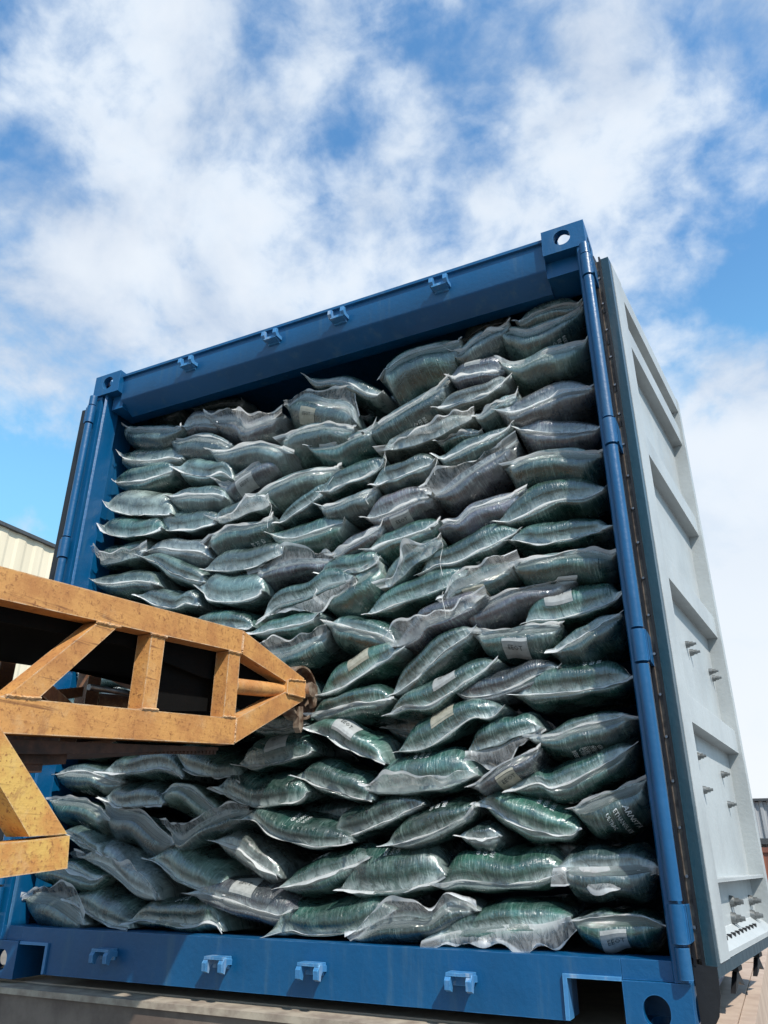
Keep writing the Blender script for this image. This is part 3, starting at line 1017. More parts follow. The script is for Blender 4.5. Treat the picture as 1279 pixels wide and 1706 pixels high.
# undercarriage out of frame
for xx in (0.72, 1.27):
    box('leg', (xx, -2.75, -0.9), (xx + 0.08, -2.67, 0.62), M_YELLOW, cv, 0.006)
    box('leg', (xx, -1.98, -0.9), (xx + 0.08, -1.90, 0.42), M_YELLOW, cv, 0.006)
    box('base_rail', (xx - 0.002, -4.0, -0.98), (xx + 0.082, -1.6, -0.90), M_YELLOW, cv, 0.006)
    for yy in (-3.8, -1.8):
        wv = cyl('wheel', (xx - 0.09, yy, -1.03), (xx - 0.01, yy, -1.03), 0.22, M_TYRE, cv, n=32, bevel=0.015)
        cyl('rim', (xx - 0.094, yy, -1.03), (xx - 0.006, yy, -1.03), 0.12, M_STEEL, wv, n=24)
# ------------------------------------------------------------------ sacks
rng = np.random.default_rng(7)
NU, NV = 46, 32
SWID, SLEN = 0.40, 0.36


def simulate(seed, press, zc, wk):
    """inflate two welded sheets (position based) and return their shape"""
    r = np.random.default_rng(seed)
    gx, gy = np.meshgrid(np.linspace(-SWID / 2, SWID / 2, NU), np.linspace(0, SLEN, NV), indexing='ij')
    P = np.zeros((2, NU, NV, 3))
    P[:, :, :, 0] = gx
    P[:, :, :, 1] = gy
    bump = np.sin(np.pi * (gx / SWID + 0.5)) * np.sin(np.pi * gy / SLEN)
    P[0, :, :, 2] = 0.02 * bump
    P[1, :, :, 2] = -0.02 * bump
    P[:, 1:-1, 1:-1, 2] += r.normal(0, 0.0025, (2, NU - 2, NV - 2))
    V = np.zeros_like(P)
    dx, dy = SWID / (NU - 1), SLEN / (NV - 1)
    dd = math.hypot(dx, dy)
    lim = np.full((NU, NV), zc)
    fz = 1 + 0.10 * np.sin(gx * 17 + seed) * np.cos(gy * 11 + seed * 2)
    lim = lim * fz

    def solve(a, b, rest, ia, ib, k=0.5, only_stretch=False):
        d = P[b] - P[a]
        l = np.sqrt((d * d).sum(-1, keepdims=True)) + 1e-9
        c = (l - rest) / l
        if only_stretch:
            c = np.maximum(c, 0)
        c = c * k
        P[a] += d * c
        P[b] -= d * c

    sl = slice
    F = sl(None)
    batches = []
    for o in (0, 1):
        n = (NU - 1 - o) // 2
        batches.append(((F, sl(o, o + 2 * n, 2), F), (F, sl(o + 1, o + 1 + 2 * n, 2), F), dx))
        m = (NV - 1 - o) // 2
        batches.append(((F, F, sl(o, o + 2 * m, 2)), (F, F, sl(o + 1, o + 1 + 2 * m, 2)), dy))
    for o in (0, 1):
        n = (NU - 1 - o) // 2
        batches.append(((F, sl(o, o + 2 * n, 2), sl(0, NV - 1)), (F, sl(o + 1, o + 1 + 2 * n, 2), sl(1, NV)), dd))
        batches.append(((F, sl(o + 1, o + 1 + 2 * n, 2), sl(0, NV - 1)), (F, sl(o, o + 2 * n, 2), sl(1, NV)), dd))
    for it in range(170):
        # pressure along the normals
        du = np.zeros_like(P)
        dv = np.zeros_like(P)
        du[:, 1:-1] = P[:, 2:] - P[:, :-2]
        dv[:, :, 1:-1] = P[:, :, 2:] - P[:, :, :-2]
        nrm = np.cross(du, dv)
        nrm[1] *= -1
        old = P.copy()
        V *= 0.90
        P += V + nrm * press
        for sub in range(3):
            for a, b, rest in batches[:4]:
                solve(a, b, rest, 0, 0)
            for a, b, rest in batches[4:]:
                solve(a, b, rest, 0, 0, 0.14)
            # weld the rims
            for idx in ((0, F), (NU - 1, F), (F, 0), (F, NV - 1)):
                mm = (P[(0, *idx)] + P[(1, *idx)]) / 2
                P[(0, *idx)] = mm
                P[(1, *idx)] = mm
            P[..., 2] = np.clip(P[..., 2], -lim, lim)
            P[1, ..., 2] = np.minimum(P[1, ..., 2], P[0, ..., 2])
        V = P - old
    # soften single-cell buckling a little
    for s in (0, 1, 0, 1, 0, 1):
        Q = P[s].copy()
        Q[1:-1, 1:-1] = (P[s, 1:-1, 1:-1] * 4 + P[s, 2:, 1:-1] + P[s, :-2, 1:-1] + P[s, 1:-1, 2:] + P[s, 1:-1, :-2]) / 8
        P[s] = Q
    P[..., 0] -= (P[0, 0, 0, 0] + P[0, -1, 0, 0]) / 2
    P[..., 1] -= min(P[0, 0, 0, 1], P[0, -1, 0, 1])
    cw = (P[0, -1, 0, 0] - P[0, 0, 0, 0]) / 2
    P[..., 0] /= cw
    mid = P[..., 2] * 1.0
    P[..., 2] /= np.abs(mid[:, NU // 4:-NU // 4, 6:-6]).max()
    return P


PROTO = [simulate(11 + i, pr, zc, 0) for i, (pr, zc) in enumerate(((0.9, .060), (1.3, .066), (0.7, .055), (1.6, .070), (1.0, .062), (1.2, .058)))]


def catmull(pts, n):
    pts = np.array(pts, float)
    if len(pts) == 2:
        t = np.linspace(0, 1, n)[:, None]
        return pts[0] * (1 - t) + pts[1] * t
    d = np.r_[0, np.cumsum(np.linalg.norm(np.diff(pts, axis=0), axis=1))]
    d /= d[-1]
    ext = np.vstack([2 * pts[0] - pts[1], pts, 2 * pts[-1] - pts[-2]])
    out = []
    for t in np.linspace(0, 1, n):
        i = min(max(np.searchsorted(d, t, side='right') - 1, 0), len(pts) - 2)
        u = (t - d[i]) / max(d[i + 1] - d[i], 1e-9)
        p0, p1, p2, p3 = ext[i], ext[i + 1], ext[i + 2], ext[i + 3]
        out.append(0.5 * ((2 * p1) + (p2 - p0) * u + (2 * p0 - 5 * p1 + 4 * p2 - p3) * u * u + (3 * p1 - p0 - 3 * p2 + p3) * u ** 3))
    return np.array(out)


COLOURS = {                                      # sack colour, and how it is named
    'g': ((0.034, 0.108, 0.086), 'green'),
    'G': ((0.024, 0.080, 0.065), 'dark green'),
    'w': ((0.100, 0.165, 0.146), 'grey-green'),
    'W': ((0.230, 0.265, 0.250), 'whitish grey'),
    'm': ((0.105, 0.100, 0.120), 'mauve-grey'),
    'b': ((0.046, 0.088, 0.085), 'slate'),
}
# colour, flags, rise above the seam, drop below it (photo pixels), seam line from left to right
# flags: F big loose film flap (up) / D film hanging down / n thin fin / P white print / L pale label / Q print lower / d set deep
SACKS = [
 # top of the pile
 ('b','d',4,28,[(228,694),(262,680),(300,678)]),
 ('m','',22,20,[(299,712),(325,702),(366,706)]),
 ('G','d',8,26,[(318,680),(350,674),(395,668),(403,664)]),
 ('b','',6,32,[(199,710),(225,716),(262,716),(305,712)]),
 ('b','',4,38,[(279,729),(300,731),(330,722),(362,727),(388,744)]),
 ('m','F',12,34,[(345,697),(390,699),(407,716),(440,701),(471,689)]),
 ('w','',20,25,[(185,757),(202,765),(245,766),(285,758),(305,765)]),
 ('w','',24,17,[(290,778),(312,788),(345,793),(370,784),(387,799)]),
 ('G','P',22,22,[(180,802),(220,804),(247,799),(290,776)]),
 ('w','',3,36,[(346,751),(382,748),(420,736),(452,738),(490,756)]),
 ('m','L',5,38,[(357,801),(378,805),(420,777),(472,752)]),
 ('W','',36,5,[(171,837),(184,852),(222,860),(247,857),(287,856)]),
 ('w','',16,30,[(277,827),(312,822),(357,820),(374,828)]),
 ('w','F',28,5,[(350,864),(377,871),(425,850),(452,838)]),
 ('w','',4,40,[(413,826),(460,800),(510,781),(570,777)]),
 ('b','LF',4,46,[(475,678),(505,651),(545,662),(583,668),(593,704)]),
 ('b','',10,18,[(507,627),(528,637),(570,633),(612,654),(640,653)]),
 ('w','',4,40,[(462,736),(497,712),(545,704),(594,714)]),
 ('G','',6,38,[(509,743),(552,744),(590,728),(628,704)]),
 ('G','P',4,44,[(602,722),(630,704),(695,664),(748,630)]),
 ('G','d',4,28,[(600,696),(642,668),(690,638),(720,646)]),
 ('G','',8,60,[(632,632),(650,600),(684,582),(738,570),(770,567)]),
 ('b','d',16,16,[(768,566),(800,545),(850,530)]),
 ('b','',4,38,[(745,583),(767,587),(797,561),(850,537)]),
 ('b','',13,26,[(859,538),(892,517),(930,506),(970,502)]),
 ('b','P',4,46,[(818,555),(850,547),(876,557),(920,540),(974,509)]),
 ('w','',5,42,[(829,602),(868,608),(908,588),(950,577),(981,561)]),
 ('m','',24,36,[(822,682),(857,686),(900,668),(944,648),(992,645)]),
 ('m','',20,35,[(855,712),(887,716),(935,720),(1002,710)]),
 ('G','',7,48,[(837,778),(862,765),(900,753),(945,750),(1006,756)]),
 ('G','',38,20,[(825,869),(864,861),(900,842),(932,830),(972,829),(1012,811)]),
 ('g','',30,15,[(846,902),(862,897),(900,905),(957,895),(1022,876)]),
 ('G','',4,46,[(853,947),(869,932),(930,920),(980,914),(1027,924)]),
 ('m','',3,42,[(760,1026),(800,1008),(850,982),(905,970),(960,968)]),
 ('g','L',46,14,[(872,1040),(889,1030),(935,1031),(1000,1012),(1037,986)]),
 ('G','L',3,50,[(785,1056),(847,1050),(905,1041),(938,1041)]),
 ('G','',14,42,[(912,1084),(955,1065),(997,1038),(1038,1020)]),
 ('g','P',48,25,[(851,1157),(906,1157),(970,1150),(1020,1138),(1054,1126)]),
 ('m','',34,20,[(757,1155),(790,1164),(842,1155),(905,1122),(934,1110)]),
 ('G','PQ',20,42,[(877,1230),(923,1227),(958,1211),(1035,1192),(1064,1198)]),
 ('g','D',44,8,[(777,1252),(815,1243),(852,1228),(905,1212)]),
 ('g','Q',30,40,[(844,1316),(895,1302),(921,1314),(985,1287),(1060,1238)]),
 ('m','L',4,36,[(783,1312),(812,1290),(840,1271),(902,1246)]),
 ('G','T',4,66,[(950,1349),(1012,1323),(1078,1299)]),
 ('g','PQ',44,26,[(792,1336),(812,1342),(845,1367),(895,1392),(948,1395),(966,1378)]),
 ('b','D',38,62,[(922,1446),(950,1444),(1012,1443),(1060,1440),(1097,1443)]),
 ('G','L',15,55,[(944,1534),(985,1527),(1030,1525),(1068,1526),(1107,1542)]),
 ('g','P',58,18,[(724,1476),(738,1480),(767,1471),(850,1480),(900,1470),(948,1449)]),
 ('g','PQ',74,18,[(565,1480),(602,1486),(660,1487),(705,1475),(742,1458)]),
 ('g','D',42,34,[(704,1567),(755,1550),(800,1544),(857,1539),(900,1541),(952,1526)]),
 ('b','F',20,36,[(585,1568),(632,1535),(680,1530),(715,1532),(750,1502),(797,1518)]),
 ('G','Q',58,8,[(437,1562),(478,1551),(512,1561),(582,1559),(622,1541),(660,1515)]),
 ('m','L',46,30,[(310,1489),(342,1492),(380,1505),(432,1521),(462,1528),(492,1514)]),
 ('G','P',45,18,[(212,1536),(240,1530),(317,1537),(347,1529),(372,1552)]),
 ('b','',46,4,[(111,1496),(145,1524),(177,1543),(217,1547)]),
 ('b','F',4,52,[(36,1500),(57,1486),(102,1492),(142,1541)]),
 ('G','',16,32,[(40,1452),(85,1440),(116,1445),(152,1466),(174,1457)]),
 ('w','',22,13,[(98,1386),(118,1393),(142,1408),(172,1424)]),
 ('W','F',46,16,[(132,1428),(176,1440),(221,1482),(262,1500)]),
 ('w','',50,6,[(247,1430),(273,1448),(295,1470),(338,1486),(377,1490)]),
 ('W','',32,28,[(355,1400),(391,1407),(421,1432),(465,1464)]),
 ('g','P',35,32,[(462,1479),(478,1475),(522,1462),(575,1443),(617,1426)]),
 ('G','P',40,9,[(396,1366),(418,1364),(444,1392),(492,1410),(532,1415),(588,1401)]),
 ('G','n',45,14,[(543,1392),(587,1392),(640,1370),(687,1346),(708,1340)]),
 ('G','P',42,20,[(636,1409),(690,1404),(732,1387),(772,1367),(793,1343)]),
 ('g','PF',64,13,[(611,1318),(667,1321),(732,1312),(798,1291)]),
 ('g','',46,13,[(490,1292),(532,1311),(592,1330),(622,1333)]),
 ('g','L',38,8,[(506,1211),(550,1227),(587,1251),(643,1272)]),
 ('g','',32,25,[(511,1193),(555,1185),(592,1172),(657,1164)]),
 ('g','L',42,12,[(528,1161),(580,1140),(620,1112),(674,1079)]),
 ('g','',34,28,[(651,1159),(686,1130),(730,1087),(794,1044)]),
 ('g','L',36,16,[(643,1194),(672,1180),(716,1179),(755,1152),(830,1098)]),
 ('g','L',46,7,[(660,1253),(717,1245),(782,1197),(812,1196),(840,1177)]),
 ('m','F',34,20,[(655,1080),(695,1057),(709,1037),(750,1025),(812,991)]),
 ('g','n',36,16,[(607,1024),(662,1003),(712,988),(750,972),(783,948)]),
 ('G','LF',24,30,[(738,1008),(751,978),(787,967),(850,945),(868,935)]),
 ('g','Q',36,16,[(696,959),(718,940),(757,937),(800,915),(868,881)]),
 ('w','F',32,9,[(635,982),(656,970),(682,947),(718,922),(738,898)]),
 ('g','',22,28,[(606,918),(645,900),(687,887),(735,868)]),
 ('m','P',10,40,[(718,881),(742,866),(762,868),(785,845),(825,832),(878,814)]),
 ('m','L',30,30,[(606,863),(650,852),(690,832),(722,821)]),
 ('m','F',6,44,[(712,826),(745,812),(775,790),(812,765),(862,732)]),
 ('g','',13,30,[(723,757),(740,764),(775,747),(812,730),(855,706)]),
 ('G','',8,18,[(728,738),(757,722),(803,717)]),
 ('w','',4,26,[(790,697),(825,671),(864,654)]),
 ('W','',16,16,[(724,681),(757,672),(807,660),(828,643),(852,626)]),
 ('m','L',22,20,[(746,629),(790,622),(845,611)]),
 ('W','F',24,12,[(628,753),(667,745),(725,730),(752,712),(792,692)]),
 ('w','',24,22,[(618,808),(640,796),(664,792),(727,765)]),
 ('g','n',28,15,[(533,821),(572,807),(617,791),(642,762)]),
 ('w','',4,35,[(526,841),(554,842),(607,820),(630,813)]),
 ('b','',16,16,[(458,871),(497,850),(528,827),(557,799)]),
 ('g','n',20,35,[(446,888),(467,897),(492,896),(537,880),(575,864)]),
 ('g','P',4,42,[(339,907),(370,878),(420,872),(458,860)]),
 ('m','',14,26,[(550,929),(577,907),(612,890),(640,869)]),
 ('g','',28,6,[(166,873),(172,888),(188,896),(225,897),(272,880)]),
 ('w','',32,8,[(256,868),(275,886),(310,887),(345,876),(365,867)]),
 ('w','F',28,13,[(150,930),(170,940),(197,935),(247,916)]),
 ('W','',19,26,[(240,919),(260,906),(300,910),(331,912),(348,928)]),
 ('w','n',21,22,[(146,966),(182,972),(232,965),(265,975)]),
 ('w','',20,16,[(233,927),(260,935),(284,953),(315,965),(343,970)]),
 ('w','',24,12,[(229,991),(262,1010),(290,1014),(309,1002),(333,1009)]),
 ('w','',44,14,[(329,976),(342,1000),(372,1008),(408,1002),(440,984)]),
 ('g','',28,10,[(314,1038),(340,1044),(372,1045),(422,1044)]),
 ('w','n',34,9,[(337,948),(365,952),(411,951),(442,937),(474,911)]),
 ('m','F',4,33,[(413,958),(457,942),(495,932),(535,931),(560,932)]),
 ('g','n',32,8,[(527,954),(560,957),(602,954),(635,929)]),
 ('g','D',30,22,[(431,1034),(460,1002),(512,990),(543,970),(592,961)]),
 ('g','F',6,52,[(536,1009),(551,986),(592,962),(634,936)]),
 ('g','',22,24,[(414,1054),(460,1047),(510,1035),(534,1021)]),
 ('G','F',8,42,[(428,1084),(461,1092),(500,1080),(547,1049)]),
 ('G','',24,40,[(539,1038),(593,1045),(636,1057),(660,1074)]),
 ('g','L',50,10,[(393,1274),(430,1280),(482,1265),(524,1251)]),
 ('g','n',38,5,[(276,1250),(305,1285),(355,1297),(380,1292),(403,1302)]),
 ('g','P',36,13,[(165,1285),(212,1285),(267,1272),(307,1298)]),
 ('w','n',14,14,[(100,1251),(146,1257),(182,1241)]),
 ('b','P',18,32,[(85,1291),(115,1282),(152,1284),(182,1298),(203,1303)]),
 ('G','P',5,40,[(78,1333),(115,1330),(152,1336),(184,1368)]),
 ('b','',6,56,[(170,1334),(197,1350),(234,1353),(262,1381),(290,1408)]),
 ('b','',38,6,[(170,1328),(194,1346),(237,1342),(274,1339)]),
 ('w','',14,34,[(260,1328),(284,1303),(314,1303),(338,1327),(367,1358)]),
 ('g','',46,12,[(353,1311),(390,1334),(421,1350),(457,1345),(496,1335),(514,1318)]),
 ('b','F',16,32,[(278,1378),(296,1407),(332,1380),(380,1355),(418,1350)]),
 # behind the boom
 ('g','',20,20,[(118,1028),(170,1034),(232,1028)]),
 ('w','',22,18,[(228,1042),(270,1050),(325,1044)]),
 ('g','',22,22,[(112,1075),(165,1080),(228,1074)]),
 ('w','',22,20,[(222,1088),(270,1096),(330,1090)]),
 ('g','',24,20,[(318,1092),(370,1100),(430,1100)]),
 ('w','',22,22,[(104,1120),(160,1126),(220,1118)]),
 ('W','P',26,20,[(150,1165),(185,1172),(225,1168)]),
 ('b','',30,24,[(212,1150),(250,1158),(310,1150)]),
 ('g','',22,22,[(306,1146),(350,1152),(420,1150)]),
 ('g','',26,20,[(412,1150),(450,1156),(510,1150)]),
 ('g','',22,22,[(96,1168),(120,1172),(158,1168)]),
 ('b','',24,22,[(92,1212),(130,1216),(190,1210)]),
 ('g','',24,22,[(186,1208),(240,1214),(300,1206)]),
 ('w','',26,22,[(296,1202),(340,1210),(400,1200)]),
 ('g','',28,20,[(398,1205),(450,1214),(512,1206)]),
 # gaps deep in the pile
 ('b','d',18,18,[(402,740),(450,762),(500,770)]),
 ('b','d',20,20,[(640,660),(690,690),(740,690)]),
 ('b','d',24,24,[(560,760),(610,770),(660,760)]),
 ('b','d',24,24,[(640,1110),(700,1120),(760,1110)]),
 ('b','d',30,30,[(640,1210),(690,1220),(760,1215)]),
 ('b','d',30,30,[(470,1360),(540,1365),(600,1350)]),
 ('b','d',30,24,[(250,1300),(300,1330),(340,1350)]),
 ('b','d',30,30,[(350,1430),(400,1450),(450,1440)]),
 ('b','d',30,30,[(900,1240),(960,1245),(1040,1240)]),
 ('b','d',24,24,[(560,1040),(600,1060),(650,1050)]),
 ('b','d',24,24,[(420,900),(450,910),(500,905)]),
 ('b','',26,30,[(765,1392),(800,1396),(835,1392)]),
 ('b','d',34,34,[(745,1335),(800,1345),(850,1340)]),
 ('b','d',34,34,[(900,1420),(950,1425),(1000,1420)]),
 ('b','d',30,30,[(110,1420),(170,1450),(230,1440)]),
]


def make_text(txt, size):
    cu = bpy.data.curves.new('t', 'FONT')
    cu.body = txt
    cu.size = size
    cu.resolution_u = 1
    cu.space_line = 0.8
    cu.offset = 0.0004
    o = bpy.data.objects.new('t', cu)
    COL.objects.link(o)
    bpy.context.view_layer.update()
    dg = bpy.context.evaluated_depsgraph_get()
    me = bpy.data.meshes.new_from_object(o.evaluated_get(dg))
    vs = np.array([v.co[:2] for v in me.vertices])
    fs = [tuple(p.vertices) for p in me.polygons]
    bpy.data.objects.remove(o, do_unlink=True)
    bpy.data.meshes.remove(me)
    return vs, fs


TEXTS = {k: make_text(k, 1.0) for k in ('BEEET', 'SOBOS', 'GROOT', 'BAST', 'EST', '081', 'OSE1', 'EEOT', 'COBOX', 'ARNST A', 'ETHANOL ATE', 'ULTRAC', 'GPT')}


class Surf:
    """point on a finished sack, addressed by metres from an anchor"""
    def __init__(self, G, sheet, s, tv):
        self.G = G[sheet]
        self.sg = 1 if sheet == 0 else -1
        self.i0 = (s * 0.5 + 0.5) * (NU - 1)
        self.j0 = tv * (NV - 1)
        i, j = int(self.i0), int(self.j0)
        self.du = np.linalg.norm(self.G[min(i + 3, NU - 1), j] - self.G[i - 3, j]) / 6
        self.dv = max(np.linalg.norm(self.G[i, min(j + 2, NV - 1)] - self.G[i, max(j - 2, 0)]) / (min(j + 2, NV - 1) - max(j - 2, 0)), 1e-4)

    def at(self, a, b, h=0.002):
        fi = min(max(self.i0 + a / self.du, 0.001), NU - 1.002)
        fj = min(max(self.j0 + b / self.dv, 0.001), NV - 1.002)
        i, j = int(fi), int(fj)
        u, v = fi - i, fj - j
        A, B, C, D = self.G[i, j], self.G[i + 1, j], self.G[i + 1, j + 1], self.G[i, j + 1]
        p = A * (1 - u) * (1 - v) + B * u * (1 - v) + C * u * v + D * (1 - u) * v
        n = np.cross(C - A, D - B) * self.sg
        n = n / (np.linalg.norm(n) + 1e-9)
        return p + n * h


def mesh_obj(name, verts, faces, mat, parent, origin, smooth=True, uvs=None, film=None):
    me = bpy.data.meshes.new(name)
    me.from_pydata([tuple(v) for v in (np.asarray(verts) - origin)], [], faces)
    me.materials.append(mat)
    if smooth:
        me.shade_smooth()
    if uvs is not None:
        l = me.uv_layers.new(name='uv')
        vi = np.empty(len(me.loops), dtype=np.int32)
        me.loops.foreach_get('vertex_index', vi)
        l.data.foreach_set('uv', np.asarray(uvs, dtype=np.float32)[vi].ravel())
    if film is not None:
        at = me.attributes.new('film', 'FLOAT', 'POINT')
        at.data.foreach_set('value', np.asarray(film, dtype=np.float32))
    o = bpy.data.objects.new(name, me)
    return link(o, parent)


def print_on(sf, txt, size, a0, b0, rot, parent, origin, mat, h=0.0022):
    vs, fs = TEXTS[txt]
    c, s = math.cos(rot), math.sin(rot)
    P = []
    for x, y in vs * size:
        a, b = a0 + x * c - y * s, b0 + (x * s + y * c) * sf.sg
        P.append(sf.at(a, b, h))
    return P, fs


def patch_on(sf, a0, a1, b0, b1, h=0.0012, n=8):
    P, Fs = [], []
    for i in range(n + 1):
        for j in range(n + 1):
            P.append(sf.at(a0 + (a1 - a0) * i / n, b0 + (b1 - b0) * j / n, h))
    for i in range(n):
        for j in range(n):
            k = i * (n + 1) + j
            Fs.append((k, k + n + 1, k + n + 2, k + 1))
    return P, Fs


SACK_INFO = []
for bi, (colr, fl, up_px, dn_px, pts) in enumerate(SACKS):
    r = np.random.default_rng(100 + bi)
    deep = 'd' in fl
    zguess = at_y(*pts[len(pts) // 2], 0.15)[2]
    Y = 0.056 + 0.088 * (zguess / 2.4) + r.uniform(-0.016, 0.016) + (0.16 if deep else 0.0)
    if colr in 'gwW' and not deep:
        Y -= 0.004
    W3 = np.array([at_y(x, y, Y) for x, y in pts])
    seam = catmull(W3[:, [0, 2]], 60)
    seam[:, 0] = np.clip(seam[:, 0], 0.089, 2.402)
    a, b = seam[0], seam[-1]
    chord = b - a
    cl = np.linalg.norm(chord)
    cd = chord / cl
    nd = np.array([-cd[1], cd[0]])
    mx, my = pts[len(pts) // 2]
    c0 = at_y(mx, my, Y)
    up = (at_y(mx, my - up_px, Y)[2] - c0[2])
    dn = (c0[2] - at_y(mx, my + dn_px, Y)[2])
    te = (c0[2] - CAM_POS[2]) / math.hypot(c0[0] - CAM_POS[0], Y - CAM_POS[1])
    up = max(up + 0.045 * te, 0.012)
    dn = max(dn - 0.020 * te, 0.012)
    P = PROTO[bi % len(PROTO)].copy()
    if r.random() < 0.5:                         # mirrored
        P = P[:, ::-1].copy()
        P[..., 0] *= -1
    up *= 1.0
    dn *= 1.0
    s = P[..., 0]
    dep = P[..., 1]
    hgt = P[..., 2]
    hgt = np.sign(hgt) * np.abs(hgt) ** 0.78
    # position along the seam; beyond its ends carry straight on
    q = (s * 0.5 + 0.5) * 59
    qi = np.clip(q, 0, 59)
    sx = np.interp(qi, np.arange(60), seam[:, 0])
    sz = np.interp(qi, np.arange(60), seam[:, 1])
    lin = a + (b - a) * (np.clip(q, 0, 59) / 59)[..., None]
    f = np.exp(-dep / 0.11)
    X = lin[..., 0] + (sx - lin[..., 0]) * f
    Z = lin[..., 1] + (sz - lin[..., 1]) * f
    flat = 1 - np.exp(-dep / 0.05)
    rise = np.where(hgt > 0, hgt * up, hgt * dn) * 1.08 * (1 - 0.75 * np.abs(s).clip(0, 1) ** 4.5) 
    # blunt the face that hangs below / stands above the seam
    G = np.empty_like(P)
    rr = np.clip(1.0 + 0.06 * np.sin(s * 3 + r.uniform(0, 6)) , 0.8, 1.2)
    G[..., 0] = X + nd[0] * rise * rr * 0.85
    G[..., 2] = Z + nd[1] * rise * rr
    # the taller side of a sack stands up as a full, blunt face; the short side slopes away
    SB = (0.016 if up > 1.5 * dn else 0.040, 0.012 if dn > 1.5 * up else 0.036)
    FB = (0.014 if up > 1.5 * dn else 0.0, 0.020 if dn > 1.5 * up else 0.004)
    bulge = 0.016 * np.sin(np.clip(np.abs(hgt), 0, 1) * np.pi) * (1 - s ** 2).clip(0)
    G[..., 1] = Y - 0.012 + dep * (0.92 if cl < 0.42 else 1.0) - bulge + np.where(hgt > 0, SB[0], SB[1]) * np.abs(hgt).clip(0, 1) ** 2.4 - np.where(hgt > 0, FB[0], FB[1]) * np.sin(np.abs(hgt).clip(0, 1) * np.pi) * (1 - s ** 4).clip(0) + 0.065 * (np.abs(s).clip(0, 1) ** 4) * flat
    # slow unevenness of the filling
    ph = r.uniform(0, 6, 4)
    lump = 0.0045 * (np.sin(s * 5 + dep * 22 + ph[0]) + np.sin(s * 9 - dep * 31 + ph[1])) * np.abs(hgt)
    G[..., 2] += np.where(hgt > 0, lump, -lump)
    G[..., 1] += 0.5 * lump
    G[..., 2] = np.maximum(G[..., 2], 0.158)
    inside_l, inside_r = 0.087, 2.405
    G[..., 0] = np.clip(G[..., 0], inside_l, inside_r)
    cw, up_w = cl, up
    origin = G[0, NU // 2, 0].copy()
    # mesh of the body: two sheets sharing their rim
    idx = np.arange(NU * NV).reshape(NU, NV)
    idx2 = idx + NU * NV
    rim = np.zeros((NU, NV), bool)
    rim[0] = rim[-1] = True
    rim[:, 0] = rim[:, -1] = True
    remap = np.full(2 * NU * NV, -1)
    verts, uvs, film = [], [], []
    arcl = np.concatenate([np.zeros((2, NU, 1)), np.cumsum(np.linalg.norm(np.diff(G, axis=2), axis=-1), axis=2)], axis=2)
    for sh in (0, 1):
        for i in range(NU):
            for j in range(NV):
                k = i * NV + j + sh * NU * NV
                if sh == 1 and rim[i, j]:
                    remap[k] = remap[i * NV + j]
                    continue
                remap[k] = len(verts)
                verts.append(G[sh, i, j])
                uvs.append((i / (NU - 1) * cl + sh * 3.3, arcl[sh, i, j]))
                e = min(i, NU - 1 - i) / 5.0
                film.append(max(0.0, 1 - arcl[sh, i, j] / 0.022) * 0.8 + max(0.0, 1 - e) * 0.4)
    faces = []
    for i in range(NU - 1):
        for j in range(NV - 1):
            faces.append(tuple(remap[v] for v in (idx[i, j], idx[i + 1, j], idx[i + 1, j + 1], idx[i, j + 1])))
            faces.append(tuple(remap[v] for v in (idx2[i, j], idx2[i, j + 1], idx2[i + 1, j + 1], idx2[i + 1, j])))
    o = mesh_obj('sack', verts, faces, M_SACK, None, origin, uvs=uvs, film=film)
    o.location = origin
    bc = COLOURS[colr][0]
    k_ = r.uniform(0.62, 1.32)
    o.color = (bc[0] * k_ * r.uniform(0.9, 1.1), bc[1] * k_, bc[2] * k_ * r.uniform(0.9, 1.1), 1)
    # welded film fin along the front seam
    rows = 7
    base = G[0, :, 0]
    su = np.linspace(0, 1, NU)
    big = 'F' in fl or 'D' in fl
    wd = r.uniform(0.011, 0.019) * (0.65 if 'n' in fl else 1.0)
    ph = r.uniform(0, 6.28, 6)
    width = wd * 0.95 * (1 + 0.3 * np.sin(su * 9 + ph[0]) + 0.2 * np.sin(su * 23 + ph[1]))
    if big:
        cen = r.uniform(0.25, 0.75)
        width = width + 0.050 * np.exp(-((su - cen) / 0.30) ** 2) * (1 + 0.30 * np.sin(su * 9 + ph[2])) + 0.012
    ang = r.uniform(-0.5, 0.5) + 0.28 * np.sin(su * 4 + ph[3]) + 0.10 * np.sin(su * 11 + ph[4])
    if up_px < 8:
        ang = ang * 0.6 + 0.85
    elif dn_px < 16:
        ang = ang * 0.6 - 0.15
    if 'F' in fl:
        ang = ang * 0.5 + 1.0
    if 'D' in fl:
        ang = ang * 0.5 - 1.05
    fv, fu, ff = [], [], []
    crump = r.normal(0, 1, (NU, rows))
    for _ in range(5):
        crump = (crump + np.roll(crump, 1, 0) + np.roll(crump, -1, 0)) / 3
    crump = crump * 2.2
